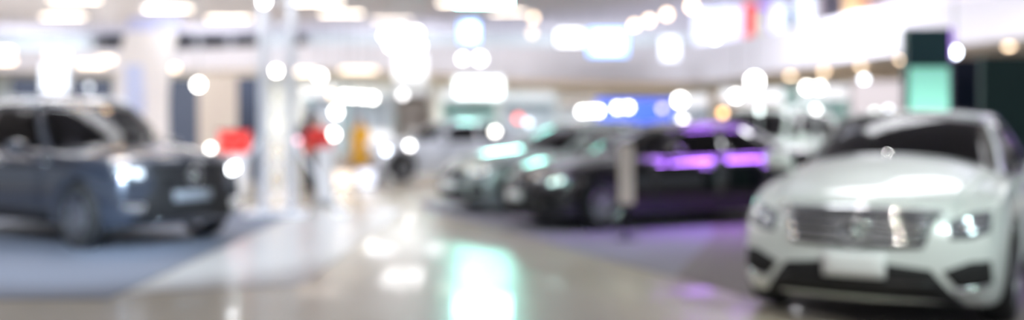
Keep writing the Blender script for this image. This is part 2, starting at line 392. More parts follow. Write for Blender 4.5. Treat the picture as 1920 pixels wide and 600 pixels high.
_shape = {}
def make_car(name, label, S, key, loc, rz, paint, glass, seat, face, alloy=None, drl=None, group=None, spokes=5, grille_mat=None, slat_mat=None):
    L = S['L']
    if key not in _shape:
        P, bvh, body = car_meshes(S); _shape[key] = (P, bvh, body, greenhouse(S, bvh), wheel_meshes(S['wr'], spokes=spokes))
    P, bvh, body, gh, (ty, ri, brk) = _shape[key]
    root = empty(name, loc, rz, label, 'car', group)
    def part(nm, me, m, parent=None):
        me = me.copy(); me.materials.clear()
        return link(nm, me, m, parent or root)
    def pat(nm, top, bot, d, m, parent=None, **k):
        return part(nm, patch_mesh(nm, bvh, top, bot, d, L, **k), m, parent)
    b = body.copy(); b.materials.clear(); b.materials.append(paint); b.materials.append(M['matte'])
    link('body', b, None, root)
    # cabin
    ro = part('roof', gh['roof'], paint); sm = ro.modifiers.new('thick', 'SOLIDIFY'); sm.thickness = .035; sm.offset = -1
    for k, nm in (('windscreen', 'windscreen'), ('rear_window', 'rear_window'), ('front_windowL', 'front_window'), ('front_windowR', 'front_window'), ('back_windowL', 'back_window'), ('back_windowR', 'back_window')):
        if k in gh:
            g = part(nm, gh[k], glass); sm = g.modifiers.new('thick', 'SOLIDIFY'); sm.thickness = .006; sm.offset = -1
    zb = interp(S['top'], S['ws'][1] + .5); yd = S['ws'][1] - L / 2
    bm = bmesh.new(); bx(bm, -.66, .66, yd + .12, yd + .40, zb - .10, zb + .03, .03); obj('dashboard', bm, M['cabin'], root, True)
    for sx in (-1, 1):
        bm = bmesh.new()
        bx(bm, sx * .36 - .24, sx * .36 + .24, yd + 1.05, yd + 1.22, zb - .2, S['H'] - .34, .06, Matrix.Rotation(-.18, 3, 'X'))
        s = obj('seat', bm, seat, root, True)
        bm = bmesh.new(); bx(bm, sx * .36 - .13, sx * .36 + .13, yd + 1.17, yd + 1.28, S['H'] - .31, S['H'] - .14, .04, Matrix.Rotation(-.12, 3, 'X'))
        obj('headrest', bm, seat, s, True)
    bm = bmesh.new(); bx(bm, -.6, .6, yd + 1.95, yd + 2.1, zb - .2, S['H'] - .36, .05, Matrix.Rotation(-.2, 3, 'X')); obj('rear_seat', bm, seat, root, True)
    bm = bmesh.new(); bx(bm, -.10, .10, yd + .56, yd + .60, S['H'] - .17, S['H'] - .11, .012); obj('rear_view_mirror', bm, M['black'], root, True)
    bm = bmesh.new()
    me_w = bmesh.ops.create_circle(bm, segments=1 or 1, radius=.01) if False else None
    ring = []
    for a in range(24):
        A = 2 * PI * a / 24; rr = []
        for c in range(8):
            B = 2 * PI * c / 8; rad = .18 + .018 * math.cos(B)
            rr.append(bm.verts.new((.36 + rad * math.cos(A), yd + .55 + .35 * rad * math.sin(A) + .018 * math.sin(B), zb + .02 + .93 * rad * math.sin(A))))
        ring.append(rr)
    for a in range(24):
        for c in range(8): bm.faces.new((ring[a][c], ring[(a + 1) % 24][c], ring[(a + 1) % 24][(c + 1) % 8], ring[a][(c + 1) % 8]))
    tube(bm, (.36 - .17, yd + .55, zb + .02), (.36 + .17, yd + .55, zb + .02), .02); obj('steering_wheel', bm, M['black'], root, True)
    # wheels
    for y in (S['fa'], S['fa'] + S['wb']):
        for sx in (-1, 1):
            w = part('wheel', ty, M['tyre']); w.location = (sx * .80, y - L / 2, S['wr']); w.rotation_euler = (0, 0, 0 if sx > 0 else PI)
            part('rim', ri, alloy or M['alloy'], w); part('brake_disc', brk, M['steel'], w)
    # hood, doors
    e = interp(S['half'], .8)
    h0 = .16 if S is not SUV else .12
    pat('hood', [(-.60, h0 + .10), (-.3, h0), (0, h0 - .02), (.3, h0), (.60, h0 + .10)],
        [(-.76, S['ws'][1] - .14), (-.38, S['ws'][0] - .03), (0, S['ws'][0] - .05), (.38, S['ws'][0] - .03), (.76, S['ws'][1] - .14)], 'T', paint, off=.008, thick=.016, nu=18, nv=12)
    zl, zh = interp(S['bot'], 2) + .12, interp(S['edge'], 2) - .035
    y0, y1, y2, y3 = S['ws'][1] - .02, S['ws'][1] + 1.12, S['ws'][1] + 1.14, S['ws'][1] + 2.02
    af = S['fa'] + S['wb'] - S['wr'] - .10
    for sd, sx in (('S+', 1), ('S-', -1)):
        for nm, t, bo in (('front_door', [(y0, zh - .03), (y1, zh)], [(y0 + .02, zl), (y1, zl)]), ('rear_door', [(y2, zh), (y3 + .12, zh + .01)], [(y2, zl), (min(y3, af), zl)])):
            d = pat(nm, t, bo, sd, paint, off=.007, thick=.014, nu=8, nv=8)
            yh = (t[1][0] - .26); zz = zh - .10
            hit, n, _, _ = bvh.ray_cast(Vector((sx * 4, yh - L / 2, zz)), Vector((-sx, 0, 0)))
            bm = bmesh.new(); bx(bm, -.018, .018, -.11, .11, -.014, .014, .01); bmesh.ops.translate(bm, vec=hit + Vector((sx * .028, 0, 0)), verts=bm.verts[:])
            for q in (-.09, .09): tube(bm, hit + Vector((0, q, 0)), hit + Vector((sx * .03, q, 0)), .011, 6)
            obj('door_handle', bm, M['chrome'], d, True)
        # door mirror
        hit, n, _, _ = bvh.ray_cast(Vector((sx * 4, S['ws'][1] + .30 - L / 2, zh - .02)), Vector((-sx, 0, 0)))
        bm = bmesh.new(); c = hit + Vector((sx * .17, -.02, .10 if S is SUV else .15))
        bmesh.ops.create_uvsphere(bm, u_segments=16, v_segments=10, radius=1, matrix=Matrix.Translation(c) @ Matrix.Rotation(sx * .12, 4, 'Z') @ Matrix.Diagonal((.135, .085, .085, 1)))
        tube(bm, hit + Vector((-sx * .03, .02, .0)), c + Vector((-sx * .06, 0, -.04)), .035, 8, .03)
        mi = obj('door_mirror', bm, paint, root, True)
        bm = bmesh.new(); bmesh.ops.create_uvsphere(bm, u_segments=14, v_segments=6, radius=1, matrix=Matrix.Translation(c + Vector((0, .078, 0))) @ Matrix.Diagonal((.105, .012, .06, 1)))
        obj('mirror_glass', bm, M['chrome'], mi, True)
        # rear lamps
        zr = interp(S['edge'], L) - .05
        pat('tail_lamp', [(sx * .45, zr - .03), (sx * .74, zr)], [(sx * .47, zr - .16), (sx * .76, zr - .17)], 'R', M['red_lens'], nu=8, nv=4)
    pat('rear_plate', [(-.24, .62), (.24, .62)], [(-.24, .51), (.24, .51)], 'R', M['plate'], nu=4, nv=2)
    pat('rear_bumper', [(-.6, .42), (.6, .42)], [(-.58, .32), (.58, .32)], 'R', M['black'], nu=8, nv=2)
    face(root, pat, bvh, L, paint, drl)
    return root

def emblem(root, bvh, L, z, r, proud=.02, spokes=True):
    hit, n, _, _ = bvh.ray_cast(Vector((0, -5, z)), Vector((0, 1, 0)))
    bm = bmesh.new(); ring = []
    for a in range(28):
        A = 2 * PI * a / 28; rr = []
        for c in range(6):
            B = 2 * PI * c / 6; q = r + r * .12 * math.cos(B)
            rr.append(bm.verts.new((q * math.cos(A), hit.y - proud - r * .12 * math.sin(B), hit.z + q * math.sin(A))))
        ring.append(rr)
    for a in range(28):
        for c in range(6): bm.faces.new((ring[a][c], ring[(a + 1) % 28][c], ring[(a + 1) % 28][(c + 1) % 6], ring[a][(c + 1) % 6]))
    for k in range(3 if spokes else 0):
        A = PI / 2 + k * 2 * PI / 3
        tube(bm, (0, hit.y - proud - .004, hit.z), (r * math.cos(A), hit.y - proud, hit.z + r * math.sin(A)), r * .17, 6, r * .05)
    tube(bm, (0, hit.y + .02, hit.z), (0, hit.y - proud, hit.z), r * .3, 10)
    return obj('emblem', bm, M['chrome'], root, True)

def headlamp(pat, top, bot, d, drl, dots):
    h = pat('headlight', top, bot, d, M['lens'], off=.010, thick=.02, nu=12, nv=5)
    for (x, z, w) in dots:
        pat('headlight_projector', [(x - w, z + w * .8), (x + w, z + w * .8)], [(x - w, z - w * .8), (x + w, z - w * .8)], d, drl or M['chrome'], h, off=.018, thick=.012, nu=3, nv=3)
    return h

def sedan_face(root, pat, bvh, L, paint, drl):
    g = pat('grille', [(-.50, .765), (0, .785), (.50, .765)], [(-.42, .565), (0, .545), (.42, .565)], 'F', M['black'], off=.012, thick=.03, nu=16, nv=6)
    pat('grille_frame', [(-.53, .795), (0, .812), (.53, .795)], [(-.53, .772), (0, .787), (.53, .772)], 'F', M['chrome'], g, off=.022, thick=.03, nu=16, nv=2)
    for z in (.72, .655, .595):
        w = .42 + (z - .56) * .38
        pat('grille_slat', [(-w, z + .013), (w, z + .013)], [(-w, z - .011), (w, z - .011)], 'F', M['chrome'], g, off=.026, thick=.02, nu=14, nv=2)
    emblem(root, bvh, L, .665, .095, .045)
    for s in (-1, 1):
        top = [(s * .56, .735), (s * .68, .785), (s * .80, .80)]; bot = [(s * .58, .625), (s * .70, .63), (s * .80, .67)]
        headlamp(pat, top, bot, 'F', drl, [(s * .65, .70, .035), (s * .74, .73, .032)])
        pat('side_intake', [(s * .54, .42), (s * .70, .485), (s * .81, .49)], [(s * .62, .315), (s * .73, .32), (s * .82, .345)], 'F', M['matte'], off=.006, thick=.02, nu=10, nv=4)
        pat('bumper_trim', [(s * .60, .300), (s * .79, .335)], [(s * .60, .278), (s * .79, .312)], 'F', M['chrome'], off=.012, thick=.02, nu=8, nv=2)
    i = pat('lower_intake', [(-.47, .43), (-.2, .46), (.2, .46), (.47, .43)], [(-.66, .19), (-.2, .18), (.2, .18), (.66, .19)], 'F', M['matte'], off=.008, thick=.02, nu=14, nv=5)
    pat('intake_bar', [(-.5, .345), (.5, .345)], [(-.51, .325), (.51, .325)], 'F', M['black'], i, off=.022, thick=.02, nu=12, nv=2)
    pat('number_plate', [(-.20, .525), (.20, .525)], [(-.20, .365), (.20, .365)], 'F', M['plate'], off=.035, thick=.05, nu=6, nv=3)
def coupe_face(root, pat, bvh, L, paint, drl):
    g = pat('grille', [(-.46, .64), (0, .655), (.46, .64)], [(-.38, .50), (0, .49), (.38, .50)], 'F', M['matte'], off=.010, thick=.03, nu=14, nv=5)
    for z in (.60, .55):
        pat('grille_slat', [(-.42, z + .01), (.42, z + .01)], [(-.41, z - .01), (.41, z - .01)], 'F', M['dark_alloy'], g, off=.022, thick=.02, nu=12, nv=2)
    emblem(root, bvh, L, .575, .065, .04, False)
    for s in (-1, 1):
        headlamp(pat, [(s * .54, .63), (s * .68, .68), (s * .80, .70)], [(s * .56, .545), (s * .70, .555), (s * .80, .59)], 'F', drl, [(s * .64, .61, .03), (s * .73, .635, .03)])
        pat('side_intake', [(s * .54, .40), (s * .78, .43)], [(s * .56, .26), (s * .78, .29)], 'F', M['matte'], nu=8, nv=4)
    pat('lower_intake', [(-.47, .38), (.47, .38)], [(-.5, .20), (.5, .20)], 'F', M['matte'], nu=12, nv=4)
    pat('number_plate', [(-.20, .47), (.20, .47)], [(-.20, .36), (.20, .36)], 'F', M['plate'], off=.03, thick=.04, nu=6, nv=3)
def suv_face(root, pat, bvh, L, paint, drl):
    g = pat('grille', [(-.50, .905), (0, .92), (.50, .905)], [(-.45, .645), (0, .635), (.45, .645)], 'F', M['matte'], off=.012, thick=.03, nu=14, nv=6)
    pat('grille_frame', [(-.49, .925), (0, .94), (.49, .925)], [(-.49, .905), (0, .92), (.49, .905)], 'F', M['black'], g, off=.022, thick=.03, nu=14, nv=2)
    for z in (.85, .80, .75, .70):
        pat('grille_slat', [(-.43, z + .008), (.43, z + .008)], [(-.43, z - .008), (.43, z - .008)], 'F', M['black'], g, off=.022, thick=.02, nu=12, nv=2)
    emblem(root, bvh, L, .79, .085, .045, False)
    for s in (-1, 1):
        headlamp(pat, [(s * .52, .90), (s * .68, .92), (s * .81, .93)], [(s * .55, .755), (s * .70, .755), (s * .81, .79)], 'F', drl[s > 0] if isinstance(drl, tuple) else drl, [(s * .62, .83, .045), (s * .735, .85, .045)])
        pat('fog_light_trim', [(s * .56, .50), (s * .78, .52)], [(s * .58, .42), (s * .78, .44)], 'F', M['chrome'], off=.012, thick=.03, nu=8, nv=3)
        # black sill cladding and roof rail
        pat('sill_cladding', [(1.35, .40), (3.05, .40)], [(1.35, .27), (3.05, .27)], 'S+' if s > 0 else 'S-', M['black'], off=.012, thick=.02, nu=8, nv=3)
        bm = bmesh.new(); pts = [Vector((s * .60, y - L / 2, z)) for y, z in ((2.10, 1.585), (2.2, 1.665), (2.7, 1.69), (3.4, 1.675), (3.8, 1.64), (3.9, 1.56))]
        for a, c in zip(pts, pts[1:]): tube(bm, a, c, .017, 8)
        obj('roof_rail', bm, M['alu'], root, True)
    i = pat('lower_intake', [(-.52, .635), (.52, .635)], [(-.66, .30), (.66, .30)], 'F', M['matte'], off=.008, thick=.02, nu=14, nv=5)
    pat('skid_plate', [(-.40, .325), (.40, .325)], [(-.42, .285), (.42, .285)], 'F', M['dark_alloy'], off=.014, thick=.02, nu=10, nv=2)
    pat('number_plate', [(-.24, .63), (.24, .63)], [(-.24, .52), (.24, .52)], 'F', M['plate_grey'], off=.03, thick=.04, nu=6, nv=3)

paint_suv = mat('paint_blue_grey', (.028, .038, .060), .26, .4, coat=1, coat_ior=2.0)
paint_white = mat('paint_pearl_white', (.62, .66, .64), .3, .05, coat=1)
paint_black = mat('paint_black', (.002, .002, .003), .2, .0, coat=1, coat_ior=1.8, spec=.2)
paint_silver = mat('paint_pale_silver', (.30, .35, .34), .3, .6, coat=1)
paint_bluewhite = mat('paint_blue_white', (.62, .66, .74), .3, .3, coat=1)
drl_green = mat('headlight_green_glow', (.7, .85, .8), .2, emit=(.65, 1, .9), strength=2.2)
drl_far = mat('headlight_bright_glow', (.8, .85, .9), .2, emit=(.95, .97, 1), strength=14)
drl_on = mat('headlight_glow', (.8, .85, .9), .2, emit=(.7, .85, 1), strength=1.1)

def car_at(wheel_out, phi, S, nm, label, **k):
    """place a car by its near front wheel's outer ground point; side -1 = its right side faces us"""
    side = k.pop('side'); ph = math.radians(phi)
    h = Vector((math.sin(ph), -math.cos(ph), 0)); left = Vector((math.cos(ph), math.sin(ph), 0))   # +X of the car
    c = wheel_out - left * (side * .91) - h * (S['L'] / 2 - S['fa'])
    return make_car(nm, label, S, loc=(c.x, c.y, 0), rz=ph, **k)

# ---------------------------------------------------------------- the hall
def struct(nm, bm, m): 
    o = obj(nm, bm, m); o['kind'] = 'structure'; return o
CEIL = 8.0
floor_m = tile_mat('polished_tile', (.50, .455, .37), (.53, .485, .40), .8, .25, (.44, .41, .34), .26)
fb_ = floor_m.node_tree.nodes['Principled BSDF']; fb_.inputs['Coat Weight'].default_value = .22; fb_.inputs['Coat Roughness'].default_value = .035
bm = bmesh.new(); bx(bm, -60, 60, -14, 90, -.2, 0); struct('floor', bm, floor_m)
bm = bmesh.new(); bx(bm, -60, 60, -14, 90, CEIL, CEIL + .3); struct('ceiling', bm, mat('ceiling_paint', (.68, .68, .78), .8, noise=.03, scale=2))
bm = bmesh.new(); bx(bm, -60, 60, 82, 82.4, 0, CEIL); struct('wall_back', bm, mat('back_wall_paint', (.68, .76, .79), .8, noise=.05, scale=1))

# mezzanine: a waving white balcony front with its slab behind
edge_px = [(-500, 74, 135, 95), (100, 74, 132, 94), (330, 74, 131, 92), (560, 72, 128, 84), (760, 69, 133, 82), (1000, 66, 150, 86), (1300, 60, 153, 82), (1500, 54, 126, 48), (1640, 50, 106, 19), (1920, 45, 70, -14), (2300, 40, 45, -60), (2700, 36, 10, -120)]
def edge_at(px):
    Y, lo, up = (interp([(e[0], e[k]) for e in edge_px], px) for k in (1, 2, 3))
    return at(px, lo, Y), at(px, up, Y)
N = 90; PXS = [-500 + 3200 * i / N for i in range(N + 1)]
bm = bmesh.new(); cols = []
for px in PXS:
    a, b = edge_at(px)
    d = Vector((a.x, a.y, 0)).normalized() * .35
    cols.append([bm.verts.new(v) for v in (a, b, Vector((b.x, b.y, b.z)) + d, a + d)])
for c0, c1 in zip(cols, cols[1:]):
    for k in range(4): bm.faces.new((c0[k], c1[k], c1[(k + 1) % 4], c0[(k + 1) % 4]))
bm.faces.new(cols[0]); bm.faces.new(cols[-1])
o = struct('trim_1', bm, mat('balcony_plaster', (.78, .77, .85), .6, noise=.02, scale=1)); 
bm = bmesh.new(); cols = []
for px in PXS:
    a, b = edge_at(px); d = Vector((a.x, a.y, 0)).normalized() * .35; s = a + d
    e = Vector((s.x, 81.98, a.z)) if px < 1700 else Vector((s.x * 81.98 / s.y, 81.98, a.z))
    cols.append([bm.verts.new(v) for v in (s, e, e + Vector((0, 0, .3)), s + Vector((0, 0, .3)))])
for c0, c1 in zip(cols, cols[1:]):
    for k in range(4): bm.faces.new((c0[k], c1[k], c1[(k + 1) % 4], c0[(k + 1) % 4]))
bm.faces.new(cols[0]); bm.faces.new(cols[-1])
struct('trim_2', bm, mat('soffit_plaster', (.68, .64, .63), .7, noise=.03, scale=1))

# dark upper windows on the back wall, left
wg = mat('dark_window', (.006, .008, .014), .3, noise=.3, spec=.1); wf = mat('window_frame', (.30, .31, .34), .5)
for n, (x0, x1) in enumerate(((178, 248), (308, 370), (375, 430), (435, 486), (545, 574)), 1):
    a, b = at(x0, 90, 81.9), at(x1, 51, 81.9)
    b.z = min(b.z, 7.95)
    bm = bmesh.new(); bx(bm, a.x, b.x, 81.85, 81.98, a.z, b.z)
    w = struct('window_%d' % n, bm, wg)
    bm = bmesh.new()
    for q in (a.x, b.x): bx(bm, q - .12, q + .12, 81.75, 81.97, a.z - .1, b.z)
    bx(bm, a.x + .12, b.x - .12, 81.75, 81.97, a.z - .12, a.z); obj('window_frame', bm, wf, w)

# carpets and pale walkway
def slab(nm, pts, z0, z1, m, label, cat):
    bm = bmesh.new(); lo = [bm.verts.new((x, y, z0)) for x, y in pts]; hi = [bm.verts.new((x, y, z1)) for x, y in pts]
    bm.faces.new(lo); bm.faces.new(hi)
    for i in range(len(pts)): bm.faces.new((lo[i], lo[(i + 1) % len(pts)], hi[(i + 1) % len(pts)], hi[i]))
    return tag(obj(nm, bm, m), label, cat)
slab('carpet', [(-14, 8.2), (-3.2, 8.45), (-3.28, 17), (-14, 17)], 0, .012, mat('blue_grey_carpet', (.155, .18, .24), .75, bump=.3, scale=180, noise=.12), 'blue grey carpet under the dark blue grey car on the left', 'carpet')
slab('walkway', [(-3.15, 8.7), (-1.8, 9.3), (-1.72, 17), (-3.24, 17)], 0, .010, mat('pale_stone', (.60, .60, .60), .25, noise=.04, scale=2), 'pale stone walkway strip along the edge of the blue grey carpet', 'walkway')
cl = [(.26, 12.9), (.62, 11.7), (1.02, 10.7), (1.49, 9.63)]
slab('carpet', [(.26, 12.9), (.62, 11.7), (1.02, 10.7), (1.47, 9.66), (2.5, 13.2), (3.3, 18.5), (-1.6, 18.5), (-1.3, 16.5)], 0, .012, mat('lavender_carpet', (.22, .21, .25), .7, bump=.3, scale=180, noise=.12), 'lavender grey carpet under the black car', 'carpet')
slab('carpet', [(1.49, 9.63), (1.89, 8.6), (2.19, 8.1), (2.6, 7.0), (3.1, 5.8), (4.2, 4.4), (12, 4.4), (12, 18.5), (3.32, 18.5), (2.52, 13.2)], 0, .012, mat('brown_grey_carpet', (.17, .145, .145), .7, bump=.3, scale=180, noise=.12), 'brown grey carpet under the white car in front', 'carpet')
CZ = .012
# ---------------------------------------------------------------- the cars
W = gnd(140, 470); W.z = 0
suv = car_at(W, 54, SUV, 'suv', 'dark blue grey SUV with a black grille on the blue grey carpet', side=-1, key='suv', paint=paint_suv, glass=M['glass'], seat=M['seat_black'], face=suv_face, drl=(drl_on, drl_far), alloy=M['alloy'])
suv.location.z = CZ
ph = math.radians(-30); h = Vector((math.sin(ph), -math.cos(ph), 0)); f = Vector((2.28, 7.12, 0)); c = f - h * SEDAN['L'] / 2
white = make_car('sedan', 'pearl white sedan with a chrome grille and a blank number plate, closest to us', SEDAN, 'sedan', (c.x, c.y, CZ), ph, paint_white, M['glass'], M['seat'], sedan_face)
black = car_at(gnd(1136, 434), -64, COUPE, 'sedan', 'black low sedan seen from its side in the middle of the hall', side=1, key='coupe', paint=paint_black, glass=M['glass_dark'], seat=M['seat_black'], face=coupe_face, alloy=M['alloy'], drl=drl_green)
black.location.z = CZ
silver = car_at(gnd(985, 404), -62, COUPE, 'sedan', 'pale silver green sedan half hidden behind the black car', side=1, key='coupe', paint=paint_silver, glass=M['glass_dark'], seat=M['seat_black'], face=coupe_face)
silver.location.z = CZ
far = car_at(gnd(757, 341), -62, COUPE, 'sedan', 'bluish white car far off beside the aisle, beyond the pale silver car', side=1, key='coupe', paint=paint_bluewhite, glass=M['glass_dark'], seat=M['seat_black'], face=coupe_face, alloy=M['dark_alloy'])
wsuv = make_car('suv', 'white high car parked behind the black car and the white sedan', SUV, 'suv', (4.85, 20.6, 0), math.radians(-42), paint_white, M['glass'], M['white'], suv_face)

# ---------------------------------------------------------------- lights in the hall
def rod_lamp(nm, p, r, col, s, label, top, group=None, cat='spotlight'):
    root = empty(nm, p, 0, label, cat, group)
    aim = Vector((-p.x, -p.y, CAMH * .6 - p.z)).normalized(); q = Vector((0, 0, 1)).rotation_difference(aim).to_matrix()
    bm = bmesh.new(); lathe(bm, [(r * .5, -r * 1.9), (r * .95, -r * 1.7), (r * 1.15, -.01), (r * 1.15, r * .25), (r * 1.02, r * .25), (r * 1.0, -.005)], 20)
    bmesh.ops.rotate(bm, cent=(0, 0, 0), matrix=q, verts=bm.verts[:]); obj('lamp_housing', bm, M['housing'], root, True)
    bm = bmesh.new(); lathe(bm, [(r * .3, r * .10), (r * .7, r * .07), (r, 0), (r * .98, -.008), (r * .3, -.008)], 20)
    bmesh.ops.rotate(bm, cent=(0, 0, 0), matrix=q, verts=bm.verts[:]); obj('lens', bm, emit_mat(col, s), root, True)
    bm = bmesh.new(); b = -aim * r * 1.2
    if top > p.z:
        tube(bm, b + Vector((0, 0, r * .8)), (b.x, b.y, top - p.z), .012, 6); obj('hanging_rod', bm, M['steel'], root)
    else:
        tube(bm, b + Vector((0, 0, -r * .8)), (b.x, b.y, -p.z + .02), .018, 8); obj('pole', bm, M['steel'], root)
        bm = bmesh.new(); lathe(bm, [(.02, .04), (.16, .025), (.18, 0), (.02, 0)], 20, c=(b.x, b.y, -p.z)); obj('base', bm, M['steel'], root)
    return root
WW, WC, WB, WM, TE = (1, .97, .9), (1, .98, .97), (.82, .9, 1), (1, .72, .46), (.6, 1, .93)
def lamps(rows):
    for px, py, Y, d, col, s, label, *g in rows:
        p = at(px, py, Y); r = max(.5 * d * Y / FPX, .02)
        if p.z < 2.0: rod_lamp('floor_spotlight', p, r, col, s, label, 0, g[0] if g else None)
        else:
            top = CEIL
            a, b = edge_at(px)
            if Y > a.y + .3 and p.z < a.z: top = a.z + .05
            rod_lamp('pendant_spotlight', p, r, col, s, label, top, g[0] if g else None)
lamps([
    (372, 159, 26, 15, WW, 15.0, 'white round spotlight hanging right of the curved white banner'),
    (600, 143, 30, 14, WC, 14.0, 'white round spotlight hanging right of the lighting tower'),
    (167, 163, 26, 10, WB, 2.2, 'pale blue spotlight right of the white screen on the far left'),
    (300, 197, 24, 10, WM, 2.0, 'dim beige spotlight at the foot of the curved white banner'),
    (630, 210, 30, 15, WC, 12.0, 'white spotlight just below the left end of the bright lamp row'),
    (623, 178, 33, 12, WM, 3.5, 'dim orange spotlight left of the bright lamp row'),
    (646, 180, 30, 12.5, WW, 12.5, 'bright lamp at the left end of the row of four spotlights', 'row of four bright spotlights'),
    (662, 181, 30, 12.5, WW, 12.5, 'second lamp from the left in the row of four spotlights', 'row of four bright spotlights'),
    (680, 182, 30, 12.5, WW, 12.5, 'third lamp from the left in the row of four spotlights', 'row of four bright spotlights'),
    (698, 184, 30, 12.5, WW, 12.5, 'bright lamp at the right end of the row of four spotlights', 'row of four bright spotlights'),
    (755, 178, 34, 12, WC, 3.5, 'dim white spotlight right of the row of four spotlights'),
    (625, 252, 24, 15, WW, 11.0, 'warm white lamp on a pole right above the person in red'),
    (768, 273, 24, 12, WC, 9.0, 'white lamp on a pole above the bluish white car far off'),
    (724, 282, 23, 12, WB, 7.0, 'bluish white lamp on a pole beside the bluish white car front'),
    (558, 263, 19, 10, (1, .35, .5), 3.0, 'pink lamp on a pole left of the person in red'),
    (846, 262, 26, 10, (.8, .9, 1), 2.0, 'dim grey blue lamp on a pole behind the pale silver car'),
    (868, 110, 40, 12, WC, 10.0, 'left one of two white spotlights hanging side by side below the blue lit screen', 'pair of spotlights under the balcony'),
    (900, 110, 40, 15, WC, 10.0, 'right one of two white spotlights hanging side by side below the blue lit screen', 'pair of spotlights under the balcony'),
    (928, 247, 24, 12, WW, 10.0, 'white lamp on a pole above the pale silver car'),
    (990, 230, 24, 10, WB, 4, 'dim white lamp on a pole right of the red lamp'),
    (972, 222, 24, 14, (1, .06, .05), 3.5, 'red lamp on a pole above the pale silver car'),
    (1043, 247, 22, 12, (.75, 1, .92), 3.0, 'pale green lamp on a pole behind the black car hood'),
    (1092, 209, 32, 12, WC, 13.0, 'left lamp of the bright triple spotlight before the blue panel', 'spotlights on poles before the blue panel'),
    (1108, 208, 32, 12, WC, 13.0, 'middle lamp of the bright triple spotlight before the blue panel', 'spotlights on poles before the blue panel'),
    (1122, 208, 32, 12, WC, 13.0, 'right lamp of the bright triple spotlight before the blue panel', 'spotlights on poles before the blue panel'),
    (1158, 202, 32, 12, WC, 13.0, 'left lamp of the bright pair of spotlights on the blue panel', 'spotlights on poles before the blue panel'),
    (1178, 201, 32, 12, WC, 13.0, 'right lamp of the bright pair of spotlights on the blue panel', 'spotlights on poles before the blue panel'),
    (1122, 233, 24, 11, (1, .5, .12), 4, 'orange lamp on a pole below the bright triple spotlight'),
    (1241, 203, 30, 10, WM, 3.0, 'beige spotlight right of the blue panel'),
    (1275, 188, 30, 18, WC, 13.0, 'large white spotlight hanging above the black car roof'),
    (1280, 228, 26, 15, WC, 9.0, 'white lamp just above the black car roof, under the large white spotlight'),
    (1284, 257, 17.6, 12, (1, .03, .04), 2.2, 'red lamp right behind the black car roof'),
    (1355, 212, 26, 12, (1, .55, .18), 6, 'orange spotlight left of the white high car'),
    (1380, 180, 28, 14, WC, 12.0, 'white spotlight hanging left, lower one beside the biggest white spotlight'),
    (1415, 152, 28, 24, WC, 13.0, 'biggest white spotlight, hanging above the white high car'),
    (1513, 164, 26, 14, WW, 13.0, 'left lamp of the bright pair above the white sedan roof', 'pair of lamps above the white sedan'),
    (1536, 164, 26, 14, WW, 13.0, 'right lamp of the bright pair above the white sedan roof', 'pair of lamps above the white sedan'),
    (1620, 150, 26, 12, WB, 9, 'bluish white spotlight under a warm downlight left of the green lit totem'),
    (1790, 98, 17, 16, WB, 17.0, 'blue white spotlight hanging right beside the top of the green lit totem'),
    (1530, 206, 18, 12, WC, 4.5, 'white lamp above the left corner of the white sedan roof'),
    (1424, 208, 18, 10, (.85, 1, .97), 4, 'pale lamp right above the white high car roof'),
    (1640, 211, 18, 11, (.85, 1, .9), 4, 'left one of two pale lamps above the middle of the white sedan roof'),
    (1666, 206, 18, 10, WB, 4, 'right one of two pale lamps above the middle of the white sedan roof'),
    (395, 278, 15.5, 12, WW, 10.0, 'white lamp on a pole behind the hood of the dark SUV'),
    (998, 62, 50, 12, WM, 2.5, 'dim beige pendant lamp left of the two lit screens'),
    (1000, 33, 52, 12, WM, 5, 'warm pendant lamp above the dim beige one at the balcony'),
    (1190, 47, 52, 12, WM, 7, 'lowest lamp at the left end of the rising warm string at the balcony', 'rising string of warm lamps'),
    (1217, 38, 52, 12, WM, 8, 'second lamp from the left of the rising warm string', 'rising string of warm lamps'),
    (1250, 27, 51, 13, WM, 8, 'third lamp from the left of the rising warm string', 'rising string of warm lamps'),
    (1297, 12, 50, 14, WM, 9, 'topmost lamp at the right end of the rising warm string', 'rising string of warm lamps'),
    (1340, 70, 50, 13, WB, 12, 'blue white spotlight at the balcony below the red banner'),
    (724, 66, 40, 17, WC, 9, 'upper left lamp of the blazing white cluster', 'blazing white cluster of spotlights'),
    (752, 58, 40, 18, WC, 9, 'upper middle lamp of the blazing white cluster', 'blazing white cluster of spotlights'),
    (780, 62, 40, 17, WC, 9, 'upper right lamp of the blazing white cluster', 'blazing white cluster of spotlights'),
    (735, 84, 38.6, 18, WC, 9, 'lower left lamp of the blazing white cluster', 'blazing white cluster of spotlights'),
    (760, 84, 38.6, 18, WC, 9, 'lower middle lamp of the blazing white cluster', 'blazing white cluster of spotlights'),
    (784, 86, 38.6, 18, WC, 9, 'lower right lamp of the blazing white cluster', 'blazing white cluster of spotlights'),
])
